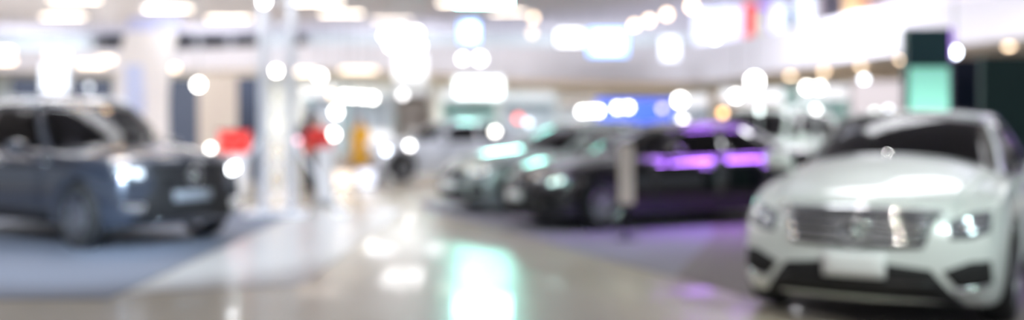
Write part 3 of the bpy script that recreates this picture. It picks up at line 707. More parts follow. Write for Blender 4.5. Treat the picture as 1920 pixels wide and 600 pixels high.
# warm downlights under the slab
for px, py, d, label in ((1482, 140, 14, 'first warm downlight from the left under the right balcony'), (1545, 132, 14, 'second warm downlight from the left under the right balcony'), (1615, 122, 14, 'third warm downlight from the left under the right balcony'),
                         (1690, 110, 15, 'fourth warm downlight from the left, left of the green lit totem'), (1892, 85, 16, 'warm downlight above the dark booth wall at the right edge')):
    a, b = edge_at(px); Y = a.y + 1.2; p = at(px, py, Y); top = edge_at(px)[0].z + .05
    root = empty('downlight', p, 0, label, 'downlight', 'warm downlights under the right balcony'); r = d * .5 * Y / FPX
    bm = bmesh.new(); lathe(bm, [(r * .4, r * .55), (r * .9, r * .45), (r * 1.1, 0), (r * 1.02, 0), (r * .4, r * .3)], 20); obj('lamp_housing', bm, M['housing'], root, True)
    bm = bmesh.new(); lathe(bm, [(r * .05, -r * .75), (r * .5, -r * .65), (r * .85, -r * .4), (r, 0), (r * .95, r * .05), (r * .05, r * .05)], 20); obj('lens', bm, emit_mat(WM, 7), root, True)
    bm = bmesh.new(); tube(bm, (0, 0, r * .5), (0, 0, top - p.z), .03, 8); obj('hanging_rod', bm, M['steel'], root)

# linear ceiling lights
def linear(x0, x1, py, zc, s, label, group, col=WM, w=.34):
    Y = (zc - .06 - CAMH) * FPX / (HOR - py); a, b = at(x0, py, Y), at(x1, py, Y)
    root = empty('ceiling_light', ((a.x + b.x) / 2, Y, zc - .10), 0, label, 'ceiling light', group)
    hl = (b.x - a.x) / 2
    bm = bmesh.new(); bx(bm, -hl - .05, hl + .05, -w / 2 - .04, w / 2 + .04, .03, .10, .01); obj('housing', bm, M['housing'], root)
    bm = bmesh.new(); bx(bm, -hl, hl, -w / 2, w / 2, -.05, .03, .01); obj('diffuser', bm, emit_mat(col, s), root)
G = 'long warm ceiling lights at the upper left'
LC = (1, .86, .72)
for x0, x1, py, s, lb in ((80, 158, 30, 6, 'long warm ceiling light over the pale wall at the upper left'), (95, 185, -2, 6, 'long warm ceiling light cut by the top edge at the upper left'),
                          (273, 357, 15, 6, 'long warm ceiling light directly above the curved white banner'), (390, 468, 34, 6, 'long warm ceiling light left of the lighting tower'),
                          (545, 640, 2, 7, 'long white ceiling light at the top right of the lighting tower'), (600, 680, 24, 6, 'long warm ceiling light right of the lighting tower'), (700, 770, 36, 3.5, 'long dim ceiling light above the blazing cluster'),
                          (823, 850, 4, 7, 'short warm ceiling light at the top edge right of the blazing cluster'), (870, 925, 5, 7, 'warm ceiling light at the top edge above the blue lit screen'), (920, 985, 22, 5, 'warm ceiling light right of the blue lit screen')):
    linear(x0, x1, py, CEIL, s, lb, G, LC)
# lamps under the left slab
for x0, x1, py, s, lb in ((-20, 22, 96, 4, 'warm soffit light at the left edge, upper one'), (-10, 25, 114, 4, 'warm soffit light at the left edge, lower one'), (88, 128, 104, 2.6, 'warm soffit light above the white screen'), (150, 195, 120, 3, 'warm soffit light right of the white screen'), (185, 212, 112, 3, 'warm soffit light left of the curved white banner'),
                          (310, 332, 128, 3.5, 'warm soffit light right of the curved white banner'), (545, 590, 135, 2.5, 'warm soffit light beside the lighting tower'), (640, 705, 132, 2.2, 'warm soffit light left below the blazing cluster')):
    YL = 56 + (py * 7 + x0) % 5 * 1.4; p = at((x0 + x1) / 2, py, YL)
    root = empty('linear_pendant', p, 0, lb, 'ceiling light', 'warm lights hanging at the left balcony'); hl = (x1 - x0) / 2 * YL / FPX
    bm = bmesh.new(); bx(bm, -hl, hl, -.17, .17, -.12, .12, .02); obj('diffuser', bm, emit_mat((1, .75, .52), s), root)
    bm = bmesh.new(); bx(bm, -hl - .03, hl + .03, -.2, .2, .12, .2, .01); obj('housing', bm, M['housing'], root)
    bm = bmesh.new()
    for q in (-.7, .7): tube(bm, (q * hl, 0, .2), (q * hl, 0, CEIL - p.z), .012, 6)
    obj('hanging_rod', bm, M['steel'], root)

# ---------------------------------------------------------------- lit screens, banners, booths
def screen(x0, x1, y0, y1, Y, col, s, label, bezel=(.02, .03, .06), hang=True, nm='lit_screen', edge=None, depth=.16):
    a, b = at(x0, y1, Y), at(x1, y0, Y); w, hh = (b.x - a.x) / 2, b.z - a.z
    root = empty(nm, ((a.x + b.x) / 2, Y, a.z), 0, label, 'screen')
    bm = bmesh.new(); bx(bm, -w - .05, w + .05, 0, depth, -.05, hh + .05, .015); obj('cabinet', bm, mat('screen_cabinet', bezel, .4), root)
    if edge:
        bm = bmesh.new(); bx(bm, -w, w, -.03, .0, 0, hh); obj('border', bm, emit_mat(edge, 2.6), root)
        k = .34
        bm = bmesh.new(); bx(bm, -w + w * k, w - w * k, -.045, -.03, hh * k / 2, hh - hh * k / 2); obj('display', bm, emit_mat(col, s), root)
    else:
        bm = bmesh.new(); bx(bm, -w, w, -.03, 0, 0, hh); obj('display', bm, emit_mat(col, s), root)
    bm = bmesh.new()
    if hang:
        for q in (-.6, .6): tube(bm, (q * w, depth / 2, hh), (q * w, depth / 2, CEIL - a.z), .015, 6)
        obj('hanging_rod', bm, M['steel'], root)
    else:
        for q in (-.7, .7): tube(bm, (q * w, depth / 2, -.05), (q * w, depth / 2, -a.z + .02), .03, 8)
        for q in (-.7, .7): bx(bm, q * w - .06, q * w + .06, -.25, .35, -a.z, -a.z + .03)
        obj('stand', bm, M['steel'], root)
    return root
BL = (.06, .34, 1)
screen(862, 898, 40, 80, 48, (.75, .93, 1), 4, 'small blue lit screen hanging above the pair of spotlights', edge=BL)
screen(1045, 1092, 57, 84, 50, (.95, .97, 1), 2.5, 'white lit screen hanging left of the blue edged screen')
screen(1103, 1176, 55, 104, 50, (.85, .96, 1), 3.2, 'blue edged lit screen, the larger of the two at the balcony', edge=BL)
screen(78, 126, 120, 172, 24, (.80, .88, 1), 1.5, 'white blue lit screen behind the roof of the dark SUV', bezel=(.6, .62, .66), hang=False)
screen(855, 955, -75, 8, 50, (.36, 1, .86), 42, 'bright pale green glowing panel cut by the top edge, added to streak the floor', bezel=(.6, .7, .7))  # panel added so its glow streaks down the floor
screen(1240, 1272, 70, 112, 50, (.80, .86, 1), 1.4, 'narrow white blue lit screen right of the blue edged screen', bezel=(.5, .5, .6))
screen(855, 940, 148, 182, 34, (.86, 1, .95), 2.0, 'pale glowing sign above the far cars in the middle of the hall', bezel=(.6, .65, .65), nm='lit_sign')
screen(740, 798, 100, 150, 44, (.93, .95, 1), .75, 'tall white glowing panel under the blazing cluster', bezel=(.6, .6, .65), nm='lit_sign')

# green lit totem
p = at(1742, 212, 15); root = empty('totem', (p.x, 15, CZ), 0, 'tall green lit totem with a dark top behind the white sedan', 'totem')
hw = .285; zm, zt = at(0, 126, 15).z - CZ, at(0, 52, 15).z - CZ
bm = bmesh.new(); bx(bm, -hw - .03, hw + .03, 0, .22, 0, zt, .015); obj('cabinet', bm, mat('totem_cabinet', (.015, .05, .055), .4), root)
bm = bmesh.new(); bx(bm, -hw, hw, -.03, 0, .35, zm, .008)
lm = mat('totem_light', (.3, .7, .6), .4, emit=(.38, 1, .78), strength=1.0)
nt = lm.node_tree; tc = nt.nodes.new('ShaderNodeTexCoord'); sx = nt.nodes.new('ShaderNodeSeparateXYZ'); mr = nt.nodes.new('ShaderNodeMapRange')
nt.links.new(tc.outputs['Generated'], sx.inputs[0]); nt.links.new(sx.outputs[2], mr.inputs[0]); mr.inputs[1].default_value = .25; mr.inputs[2].default_value = 1; mr.inputs[3].default_value = 1.5; mr.inputs[4].default_value = .45
nt.links.new(mr.outputs[0], nt.nodes['Principled BSDF'].inputs['Emission Strength'])
obj('light_panel', bm, lm, root)
bm = bmesh.new(); bx(bm, -hw, hw, -.025, 0, zm + .03, zt - .03, .008); obj('top_panel', bm, mat('totem_top', (.02, .10, .11), .3), root)
bm = bmesh.new(); bx(bm, hw + .03, hw + .06, -.02, .2, zm, zt); obj('light_strip', bm, emit_mat((.45, .2, 1), 1.2), root)

# dark booth wall at the right
def panel(nm, x0, x1, y0, Y, m, label, cat, t=.12, zbot=0):
    a, b = at(x0, y0, Y), at(x1, y0, Y)
    root = empty(nm, ((a.x + b.x) / 2, Y, zbot), 0, label, cat); w = (b.x - a.x) / 2
    bm = bmesh.new(); bx(bm, -w, w, 0, t, .03, a.z - zbot, .01); obj('board', bm, m, root)
    bm = bmesh.new()
    for q in (-.85, .85): bx(bm, q * w - .05, q * w + .05, -.2, t + .2, 0, .03)
    obj('foot', bm, M['steel'], root)
    return root
navy = mat('navy_board', (.012, .018, .05), .5, noise=.2); green = mat('green_board', (.006, .045, .042), .5, noise=.2)
panel('display_panel', 1786, 1838, 112, 13.4, navy, 'dark navy display wall right of the green lit totem', 'display panel').location.z = CZ
panel('display_panel', 1842, 2080, 108, 12.6, green, 'dark green display wall at the right edge', 'display panel').location.z = CZ
# distant display walls and booths
pale = mat('pale_board', (.66, .69, .74), .6, noise=.05); palew = mat('white_board', (.78, .78, .80), .6, noise=.03); palep = mat('pink_board', (.66, .60, .62), .6, noise=.05)
bluem = mat('blue_board', (.025, .10, .70), .5, noise=.1); brown = mat('brown_board', (.30, .17, .09), .5, noise=.2); teal = mat('grey_green_board', (.36, .50, .48), .6, noise=.1)
dark = mat('dark_board', (.02, .03, .06), .6, noise=.3); beige = mat('beige_board', (.42, .36, .32), .6, noise=.1)
panel('display_panel', 1118, 1264, 186, 36, bluem, 'bright blue display wall behind the black car', 'display panel')
panel('display_panel', 1598, 1690, 152, 25, palep, 'pinkish display wall left of the green lit totem', 'display panel')
panel('display_panel', 445, 490, 145, 24, dark, 'dark navy display wall left of the lighting tower', 'display panel')
panel('display_panel', 20, 210, 147, 46, dark, 'long dark display wall behind the white screen on the far left', 'display panel')
panel('display_panel', 262, 372, 146, 46, dark, 'dark display wall behind the curved white banner', 'display panel')
panel('display_panel', 372, 470, 140, 40, beige, 'beige grey display wall behind the dark SUV', 'display panel')
def booth(x0, x1, y0, Y, mb, mh, label, depth=2.2):
    a, b = at(x0, y0, Y), at(x1, y0, Y); w = (b.x - a.x) / 2; hh = a.z
    root = empty('exhibition_booth', ((a.x + b.x) / 2, Y, 0), 0, label, 'booth')
    bm = bmesh.new(); bx(bm, -w, w, depth, depth + .1, 0, hh, .01); obj('back_panel', bm, mb, root)
    for q in (-1, 1):
        bm = bmesh.new(); bx(bm, q * (w - .05) - .05, q * (w - .05) + .05, 0, depth, 0, hh, .01); obj('side_panel', bm, mb, root)
    bm = bmesh.new(); bx(bm, -w, w, -.1, .0, hh - .5, hh, .01); obj('header', bm, mh, root)
    return root
def counter(px, Y, w, m, label):
    x = (px - 960) / FPX * Y; root = empty('counter', (x, Y, 0), 0, label, 'counter')
    bm = bmesh.new(); bx(bm, -w / 2, w / 2, 0, .5, .06, 1.0, .02); obj('body', bm, m, root)
    bm = bmesh.new(); bx(bm, -w / 2 - .05, w / 2 + .05, -.06, .56, 1.0, 1.05, .01); obj('top', bm, M['white'], root)
    bm = bmesh.new(); bx(bm, -w / 2 + .05, w / 2 - .05, .05, .45, 0, .06); obj('plinth', bm, M['steel'], root)
booth(566, 636, 160, 45, pale, palew, 'pale blue exhibition booth behind the person in red')
booth(650, 732, 165, 50, pale, palew, 'pale blue booth under the row of four spotlights')
booth(742, 806, 160, 55, beige, palew, 'beige booth right of the row of four spotlights')
booth(828, 930, 168, 46, teal, palew, 'grey green booth under the pale glowing sign')
booth(940, 1040, 172, 50, pale, palew, 'pale booth behind the red lamp')
booth(1045, 1130, 178, 48, palew, beige, 'white booth left of the bright blue display wall')
booth(1275, 1338, 178, 46, pale, palew, 'pale booth behind the black car roof')
booth(1350, 1470, 168, 42, brown, palew, 'brown booth behind the white high car')
booth(1500, 1590, 160, 37, teal, palew, 'grey green booth behind the pair of lamps above the white sedan')
counter(795, 40, 1.1, brown, 'brown counter standing before the beige booth')
counter(868, 36, .8, brown, 'brown counter standing before the grey green booth')
counter(700, 42, 1.4, M['white'], 'white counter before the pale blue booth')

# shop fronts on the upper floor, right
def shop_panel(x0, x1, y0, dY, m, label, s=None):
    a, b = edge_at((x0 + x1) / 2); Y = a.y + dY; t = at(0, y0, Y).z; z0 = a.z + .3
    p0, p1 = at(x0, 0, Y).x, at(x1, 0, Y).x
    root = empty('shop_panel', ((p0 + p1) / 2, Y, z0), 0, label, 'shop panel'); w = (p1 - p0) / 2; t = min(t, CEIL - .02) - z0
    bm = bmesh.new(); bx(bm, -w, w, 0, .15, .02, t, .02); obj('board', bm, m, root)
    bm = bmesh.new(); bx(bm, -w * .8, w * .8, -.15, .3, 0, .03); obj('foot', bm, M['steel'], root)
em = emit_mat
shop_panel(1300, 1338, -30, 3.0, em((.62, .70, 1), .75), 'pale glowing shop panel left of the red one upstairs')
shop_panel(1344, 1392, -30, 3.2, em((.50, .70, 1), .85), 'light blue glowing shop panel left of the red one upstairs')
shop_panel(1396, 1420, -30, 3.0, mat('red_banner', (.7, .03, .03), .6, emit=(1, .05, .04), strength=.5), 'red shop panel upstairs at the top edge')
shop_panel(1423, 1446, -30, 4.2, mat('violet_banner', (.2, .08, .6), .6, emit=(.3, .1, 1), strength=.6), 'violet blue shop panel right beside the red one upstairs')
shop_panel(1400, 1520, -20, 6.2, dark, 'wide dark shop front upstairs behind the glowing panels')
shop_panel(1447, 1474, 8, 2.6, em((.62, .80, 1), .85), 'left one of two narrow light blue glowing panels upstairs')
shop_panel(1496, 1526, -10, 2.4, em((.66, .85, 1), .9), 'right one of two narrow light blue glowing panels upstairs')
shop_panel(1416, 1440, 16, 2.3, mat('cream_board', (.72, .68, .55), .6), 'cream shop panel below the red one upstairs')
shop_panel(1550, 1570, -20, 2.6, dark, 'narrow dark shop panel upstairs left of the tan ones')
shop_panel(1534, 1660, -40, 5.5, mat('grey_pink_board', (.45, .36, .38), .6, noise=.1), 'wide grey pink shop front upstairs at the right')
shop_panel(1582, 1612, -30, 2.6, mat('tan_board', (.72, .50, .26), .6, noise=.1), 'tan shop panel upstairs')
shop_panel(1616, 1628, -30, 2.4, mat('rust_board', (.60, .26, .10), .6, noise=.1), 'narrow rust brown shop panel right of the tan one upstairs')

# curved white banner behind the SUV
root = empty('banner', at(265, 190, 24) * Vector((1, 1, 0)) if False else Vector((at(262, 190, 24).x, 24, 0)), 0, 'tall curved white banner with a lavender top behind the dark SUV', 'banner')
bm = bmesh.new(); colr = []
NB = 24
for k in range(NB + 1):
    u = k / NB; z = .05 + u * (at(0, 36, 24).z - .05); s = max(0, u - .35) / .65
    xo = .52 * s ** 2.2; wd = .62 - .06 * s
    yo = -.5 * s ** 2
    colr.append([bm.verts.new((xo - wd, yo, z)), bm.verts.new((xo + wd, yo, z)), bm.verts.new((xo + wd, yo + .12, z)), bm.verts.new((xo - wd, yo + .12, z))])
for c0, c1 in zip(colr, colr[1:]):
    for k in range(4): bm.faces.new((c0[k], c1[k], c1[(k + 1) % 4], c0[(k + 1) % 4]))
bm.faces.new(colr[0]); bm.faces.new(colr[-1])
bn = obj('cloth', bm, [mat('banner_white', (.80, .77, .78), .7, noise=.02), mat('banner_lavender', (.50, .53, .80), .7, noise=.03)], root)
for f in bn.data.polygons:
    if f.center.z > 3.35: f.material_index = 1
bm = bmesh.new(); bx(bm, -.28, .12, -.16, -.02, 1.55, 2.85, .01); obj('printed_panel', bm, mat('banner_blue', (.52, .58, .82), .7), root)
bm = bmesh.new(); bx(bm, -.7, .7, -.3, .42, 0, .05, .01); obj('base', bm, M['steel'], root)

# lighting tower
TX, TY, TH = -3.52, 16.0, 5.2
root = empty('lighting_tower', (TX, TY, 0), .12, 'square aluminium lighting tower standing beside the front of the dark SUV', 'lighting tower')
hs = .21
root.location.z = CZ
for sx in (-1, 1):
    for sy in (-1, 1):
        bm = bmesh.new(); tube(bm, (sx * hs, sy * hs, .05), (sx * hs, sy * hs, TH), .05, 12); obj('chord', bm, M['alu'], root, True)
nb = 12
for k in range(4):
    A = [(-hs, -hs), (hs, -hs), (hs, hs), (-hs, hs)]; a, b = A[k], A[(k + 1) % 4]
    bm = bmesh.new(); st = (TH - .2) / nb
    for i in range(nb):
        z = .1 + i * st; p, q = (a, b) if i % 2 else (b, a)
        tube(bm, (*p, z), (*q, z + st), .018, 6)
    obj('lattice', bm, M['alu'], root)
bm = bmesh.new(); bx(bm, -.45, .45, -.45, .45, 0, .05, .01); obj('base_plate', bm, M['alu'], root)
bm = bmesh.new(); bx(bm, -.28, .28, -.28, .28, TH, TH + .06, .01); obj('top_plate', bm, M['alu'], root)
for s in (-1, 1):
    bm = bmesh.new(); tube(bm, (s * hs, -hs, 1.15), (s * .95, -hs, .06), .03, 8); bx(bm, s * .95 - .09, s * .95 + .09, -hs - .09, -hs + .09, 0, .05); obj('brace', bm, M['alu'], root)
def clamp_lamp(px, py, d, s, label):
    p = at(px, py, TY - .42); r = d * .5 * TY / FPX
    root = empty('clamp_spotlight', p, 0, label, 'spotlight'); q = Matrix.Rotation(PI / 2, 3, 'X')
    bm = bmesh.new(); lathe(bm, [(r * .5, -.16), (r * .95, -.14), (r * 1.15, 0), (r * 1.0, 0), (r * .6, -.05)], 20); bmesh.ops.rotate(bm, cent=(0, 0, 0), matrix=q, verts=bm.verts[:]); obj('lamp_housing', bm, M['housing'], root, True)
    bm = bmesh.new(); lathe(bm, [(r * .2, .02), (r * .7, .014), (r, 0), (r * .2, -.006)], 20); bmesh.ops.rotate(bm, cent=(0, 0, 0), matrix=q, verts=bm.verts[:]); obj('lens', bm, emit_mat(WC, s), root, True)
    bm = bmesh.new(); tube(bm, (0, .12, 0), (0, .158, 0), .03, 8); obj('clamp', bm, M['black'], root)
clamp_lamp(518, 133, 13, 22, 'white spotlight clamped halfway up the lighting tower')
clamp_lamp(495, 3, 14, 22, 'white spotlight clamped to the lighting tower at the top edge')

# information stand before the black car and a leaflet stand by the visitors
p = Vector(((1174 - 960) / FPX * 12.55, 12.55, CZ))
root = empty('information_stand', p, 0, 'slim pale pink information stand in front of the black car door', 'information stand')
bm = bmesh.new(); bx(bm, -.09, .09, -.02, .01, .42, 1.12, .008, Matrix.Rotation(-.08, 3, 'X')); obj('board', bm, mat('pink_card', (.72, .55, .50), .5), root)
bm = bmesh.new(); tube(bm, (0, .03, .02), (0, .03, 1.0), .014, 8); obj('pole', bm, M['black'], root)
bm = bmesh.new(); lathe(bm, [(.02, .03), (.13, .02), (.15, 0), (.02, 0)], 20, c=(0, .03, 0)); obj('base', bm, M['black'], root)
def leaflet(px, Y, w, h, label, m):
    root = empty('leaflet_stand', ((px - 960) / FPX * Y, Y, 0), 0, label, 'leaflet stand')
    bm = bmesh.new(); bx(bm, -w / 2, w / 2, 0, .06, .1, h, .01); obj('board', bm, m, root)
    bm = bmesh.new(); bx(bm, -w / 2 - .05, w / 2 + .05, -.15, .2, 0, .1, .02); obj('base', bm, M['steel'], root)
leaflet(608, 17.6, .26, .95, 'narrow white leaflet stand before the person in red', M['white'])
leaflet(648, 24, .34, .62, 'low pale leaflet stand between the two visitors', beige)
screen(628, 662, 322, 352, 22.5, (1, .80, .62), 1.1, 'low warm glowing box for a floor reflection between the visitors', bezel=(.6, .5, .4), hang=False, nm='floor_glow_box', depth=.1)  # glowing boxes stand in for lamp reflections on the floor
screen(672, 702, 318, 350, 22.8, (.72, .80, 1), 1.0, 'low bluish glowing box for a floor reflection right of the warm one', bezel=(.5, .5, .6), hang=False, nm='floor_glow_box', depth=.1)
# red things behind: a rounded red promotion counter left of the tower
root = empty('promotion_counter', (at(440, 0, 19).x, 19, 0), 0, 'round white promotion counter with a red upper band behind the hood of the dark SUV', 'counter')
bm = bmesh.new(); lathe(bm, [(.02, .04), (.30, .04), (.25, .4), (.26, .84), (.02, .84)], 28); obj('body', bm, M['white'], root, True)
bm = bmesh.new(); lathe(bm, [(.02, .84), (.28, .84), (.29, 1.22), (.02, 1.22)], 28); obj('band', bm, mat('red_self_glow', (.75, .02, .02), .3, coat=.5, emit=(1, .05, .04), strength=.5), root, True)  # band gives off its own red glow, though no lamp
bm = bmesh.new(); lathe(bm, [(.02, 1.22), (.33, 1.22), (.33, 1.25), (.02, 1.25)], 28); obj('top', bm, M['red_lens'], root)
bm = bmesh.new(); lathe(bm, [(.02, 0), (.25, 0), (.25, .04), (.02, .04)], 28); obj('plinth', bm, M['steel'], root)

# ---------------------------------------------------------------- visitors
def skin_chain(verts, edges, radii, lev=2, root=0):
    me = bpy.data.meshes.new('sk'); me.from_pydata(verts, edges, [])
    o = bpy.data.objects.new('sk', me); C.objects.link(o)
    o.modifiers.new('skin', 'SKIN')
    for i, r in enumerate(radii):
        v = me.skin_vertices[0].data[i]; v.radius = (r, r) if not isinstance(r, tuple) else r; v.use_root = i == root
    s = o.modifiers.new('sub', 'SUBSURF'); s.levels = lev; s.render_levels = lev
    out = bake(o); bpy.data.objects.remove(o)
    for p in out.polygons: p.use_smooth = True
    return out
skin_m = mat('skin', (.62, .40, .29), .5, noise=.04)
def person(loc, rz, hgt, top, trous, hair, shoes, label, pose=0, long_hair=False, skirt=None):
    k = hgt / 1.70
    root = empty('person', loc, rz, label, 'person')
    V, E, R = [], [], []
    def add(p, r, par=None):
        V.append(tuple(c * k for c in p)); R.append(tuple(q * k for q in r) if isinstance(r, tuple) else r * k)
        if par is not None: E.append((par, len(V) - 1))
        return len(V) - 1
    pel = add((0, 0, .93), (.145, .105)); sp = add((0, .01, 1.10), (.125, .09), pel); ch = add((0, 0, 1.29), (.145, .10), sp); nb = add((0, .01, 1.43), (.07, .06), ch)
    nk = add((0, 0, 1.49), .052, nb); h1 = add((0, -.012, 1.555), (.066, .075), nk); h2 = add((0, -.012, 1.62), (.074, .088), h1); add((0, 0, 1.68), (.05, .06), h2)
    legs, arms = [], []
    for s in (-1, 1):
        st = .10 * pose * s
        hp = add((s * .095, 0, .86), .088, pel); kn = add((s * .105, -.02 - st * .6, .49), .058, hp); an = add((s * .11, .02 - st, .09), .038, kn); add((s * .125, -.13 - st, .035), (.04, .025), an)
        legs.append((hp, kn, an))
        sh = add((s * .175, .01, 1.385), .058, ch); bend = .16 if (s > 0 and pose) else .04
        el = add((s * .235, .03, 1.12), .042, sh); wr = add((s * .235, -.03 - bend, .89 + bend * .7), .028, el); pm = add((s * .23, -.05 - bend * 1.2, .82 + bend * .75), (.022, .036), wr)
        arms.append((sh, el, wr))
        for q, (oy, ln) in enumerate(((-.028, .06), (-.010, .07), (.009, .066), (.026, .052))):
            b = V[pm]; b = tuple(c / k for c in b)
            f1 = add((b[0], b[1] + oy, b[2] - .045), .0095, pm); add((b[0] - s * .012, b[1] + oy - .006, b[2] - .045 - ln * .75), .008, f1)
        b = tuple(c / k for c in V[pm]); t1 = add((b[0] - s * .01, b[1] - .042, b[2] + .002), .010, pm); add((b[0] - s * .016, b[1] - .055, b[2] - .035), .009, t1)
    body = skin_chain(V, E, R, 2)
    for v in body.vertices:                                          # nose and brow
        c = v.co / k
        if c.y < -.06 and abs(c.x) < .018 and 1.565 < c.z < 1.61: v.co.y -= .02 * k
    link('body', body, skin_m, root)
    # eyes and ears
    for s in (-1, 1):
        bm = bmesh.new(); bmesh.ops.create_uvsphere(bm, u_segments=10, v_segments=8, radius=.011 * k, matrix=Matrix.Translation((s * .031 * k, -.088 * k, 1.60 * k))); obj('eye', bm, M['black'], root, True)
    bm = bmesh.new(); tube(bm, (-.022 * k, -.088 * k, 1.545 * k), (.022 * k, -.088 * k, 1.545 * k), .006 * k, 8); obj('mouth', bm, mat('lips', (.45, .16, .14), .5), root, True)
    # clothing: shells that follow the body
    def shell(ids, extra, m, nm, edges):
        mp = {i: n for n, i in enumerate(ids)}
        vs = [V[i] for i in ids]; rr = [(R[i] if isinstance(R[i], tuple) else (R[i], R[i])) for i in ids]
        rr = [(a + extra * k, b + extra * k) for a, b in rr]
        link(nm, skin_chain(vs, [(mp[a], mp[b]) for a, b in edges], rr, 2), m, root)
    ids = [pel, sp, ch, nb] + [i for a in arms for i in a]
    shell(ids, .016, top, 'jacket', [(pel, sp), (sp, ch), (ch, nb)] + [(ch, a[0]) for a in arms] + [(a[0], a[1]) for a in arms] + [(a[1], a[2]) for a in arms])
    ids = [pel] + [i for a in legs for i in a]
    shell(ids, .014, trous, 'trousers', [(pel, a[0]) for a in legs] + [(a[0], a[1]) for a in legs] + [(a[1], a[2]) for a in legs])
    if skirt:
        bm = bmesh.new(); lathe(bm, [(.155 * k, 1.02 * k), (.20 * k, .85 * k), (.27 * k, .45 * k), (.26 * k, .45 * k), (.15 * k, 1.0 * k)], 28); obj('skirt', bm, skirt, root, True)
    for s, (hp, kn, an) in zip((-1, 1), legs):
        a = Vector(V[an]); bm = bmesh.new()
        bmesh.ops.create_uvsphere(bm, u_segments=16, v_segments=10, radius=1, matrix=Matrix.Translation((a.x + s * .006 * k, a.y - .06 * k, .045 * k)) @ Matrix.Diagonal((.05 * k, .14 * k, .045 * k, 1)))
        obj('shoe', bm, shoes, root, True)
    bm = bmesh.new(); bmesh.ops.create_uvsphere(bm, u_segments=20, v_segments=14, radius=1, matrix=Matrix.Translation((0, .012 * k, 1.635 * k)) @ Matrix.Diagonal((.088 * k, .10 * k, .095 * k, 1)))
    for v in bm.verts:
        c = v.co / k
        if c.y < -.03 and c.z < 1.65: v.co.y = -.03 * k
        if long_hair and c.y > .02 and c.z < 1.62: v.co.z -= .16 * k
    obj('hair', bm, hair, root, True)
    return root
hair_d = mat('dark_hair', (.02, .015, .012), .5, bump=.4, scale=60); dk = mat('dark_trousers', (.015, .016, .022), .8, noise=.2)
red_c = mat('red_cloth', (.70, .02, .02), .7, noise=.08); yel = mat('amber_cloth', (.75, .40, .03), .7, noise=.08); blk = mat('black_shoe', (.01, .01, .01), .4)
p = gnd(597, 372); person(p, .25, 1.50, red_c, dk, hair_d, blk, 'person in a red jacket and dark trousers standing by the aisle', 1)
p = gnd(578, 366); person(p, 2.6, 1.62, mat('charcoal_cloth', (.05, .045, .05), .8), dk, hair_d, blk, 'person in dark clothing seen from behind beside the one in red', .5, True)
p = gnd(676, 345); person(p, -.5, 1.5, yel, dk, hair_d, blk, 'person in an amber yellow coat farther down the aisle', 1, True, yel)

# ---------------------------------------------------------------- light, sky through the open sides, camera
w = bpy.data.worlds.new('world'); bpy.context.scene.world = w; w.use_nodes = True
w.node_tree.nodes['Background'].inputs[0].default_value = (.80, .87, 1, 1); w.node_tree.nodes['Background'].inputs[1].default_value = .32
def area(x, y, sx, sy, e, col, z=CEIL - .1):
    l = bpy.data.lights.new('unseen_area_lamp', 'AREA'); l.shape = 'RECTANGLE'; l.size = sx; l.size_y = sy; l.energy = e; l.color = col
    o = bpy.data.objects.new('unseen_area_lamp', l); C.objects.link(o); o.location = (x, y, z); return o
for y, e in ((-3, 150), (16, 190), (27, 420), (38, 700), (50, 850), (62, 1000)):
    for x in ((-13, -4, 5, 14) if y < 20 else (-19, -13, 9.5, 16)):
        area(x * (1 + y / 90), y, 5, 2, e, (.97, .97, 1) if x < 5 else (.95, .96, 1))
for x in (-36, -22, -8, 6, 20, 36): area(x, 77, 6, 1.5, 550, (.95, .98, 1))  # unseen lamps added to brighten the upper back wall
for x in (-28, -18, -8, 2, 12, 22): area(x, 77 if x < 2 else 72, 5, 1.0, 420, (1, .86, .74), 3.3 if x > 0 else 4.2)  # added area lamps lifting the dark space beneath the slab
area(-6.7, 18.9, 2.0, .4, 110, (1, .66, .34)); area(-6.5, 17.0, 1.8, 1.4, 220, (.78, .88, 1)); area(-4.8, 18.9, .9, .5, 60, (1, .66, .34))
def strip(p, aim, sx, sy, e, col, spread):
    o = area(*p[:2], sx, sy, e, col, p[2]); o.data.spread = math.radians(spread)
    o.rotation_euler = (Vector(aim) - Vector(p)).to_track_quat('-Z', 'Y').to_euler()
strip((5.1, 16.3, 5.2), (3.3, 14.8, 1.0), 1.4, 2.4, 60, (.42, .12, 1), 46)
def spot(p, aim, e, col, ang=40, r=.09, blend=.5):
    l = bpy.data.lights.new('unseen_spot', 'SPOT'); l.energy = e; l.color = col; l.spot_size = math.radians(ang); l.spot_blend = blend; l.shadow_soft_size = r
    o = bpy.data.objects.new('unseen_spot', l); C.objects.link(o); o.location = p
    o.rotation_euler = (Vector(aim) - Vector(p)).to_track_quat('-Z', 'Y').to_euler(); return o
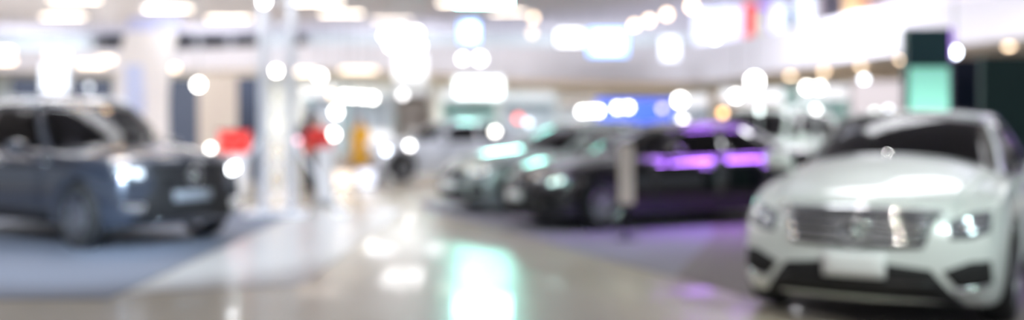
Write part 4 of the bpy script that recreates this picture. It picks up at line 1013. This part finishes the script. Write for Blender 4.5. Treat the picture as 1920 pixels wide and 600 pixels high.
# unseen spots over the SUV (cool), over the white car (neutral, one green), over the black car (violet)
spot((-6.5, 5.5, 5.5), (-4.2, 12, .6), 900, (.75, .88, 1)); spot((-2.2, 5.0, 5.6), (-4.0, 11.6, .6), 1500, (.78, .9, 1)); spot((-4.5, 3.5, 4.6), (-4.6, 12, .6), 900, (.85, .92, 1))
spot((-2.2, 1.0, 3.6), (-4.05, 11.2, .6), 7500, (.66, .83, 1), 9)  # narrow beam added to brighten the SUV's front fender
spot((1.2, 3.0, 5.2), (2.8, 8.2, .6), 450, (1, .93, .84)); spot((4.6, 3.2, 5.2), (3.4, 8.2, .6), 800, (.78, 1, .95)); spot((3.2, 11, 5.6), (3.0, 8, .8), 90, (1, .97, .95))
spot((-.6, 7, 5.4), (.8, 13.6, .5), 450, (.6, 1, .92)); spot((8.5, 10, 3.6), (4.3, 9.4, .9), 700, (.5, .25, 1), 30)
spot((3.0, 12, 6.5), (5.0, 20, .8), 4500, (.85, 1, .95), 30)  # extra unseen spot to whiten the white high car
# unseen spots added to brighten the tower, the banner, the booths and the balcony
spot((-1, 6, 7.6), (-3.5, 16, 2.6), 1500, (.85, .92, 1), 40); spot((-4, 8, 7.6), (-8.5, 25, 2.5), 2600, (.97, .97, 1), 55)
spot((-4, 14, 7.7), (-5, 46, 1.5), 8000, (.90, .94, 1), 50); spot((3, 16, 7.7), (2, 46, 1.5), 6500, (.92, .96, 1), 50); spot((8, 14, 7.7), (12, 42, 1.8), 4500, (.97, .97, 1), 50)
spot((-14, 16, 7.7), (-18, 60, 2.2), 10000, (1, .93, .86), 55)
spot((0, 24, 7.7), (0, 68, 5), 6000, (.92, .93, 1), 80); spot((10, 18, 7.6), (22, 50, 5), 5500, (.92, .91, 1), 70); spot((-18, 24, 7.7), (-24, 74, 6), 11000, (.93, .97, 1), 70)

cam = bpy.data.cameras.new('camera'); co = bpy.data.objects.new('camera', cam); C.objects.link(co)
co.location = (0, 0, CAMH); co.rotation_euler = (PI / 2, 0, 0)
cam.sensor_width = 36; cam.lens = FPX * 36 / 1920; cam.shift_y = -(300 - HOR) / 1920; cam.clip_end = 300
cam.dof.use_dof = True; cam.dof.focus_distance = 2.15; cam.dof.aperture_fstop = cam.lens / 36.6; cam.dof.aperture_blades = 0
sc = bpy.context.scene; sc.camera = co
sc.view_settings.view_transform = 'Standard'; sc.view_settings.look = 'None'; sc.view_settings.gamma = 1; sc.view_settings.use_curve_mapping = False; sc.view_settings.exposure = 0.22
sc.cycles.use_denoising = True; sc.cycles.sample_clamp_indirect = 8; sc.cycles.max_bounces = 8; sc.cycles.transparent_max_bounces = 12
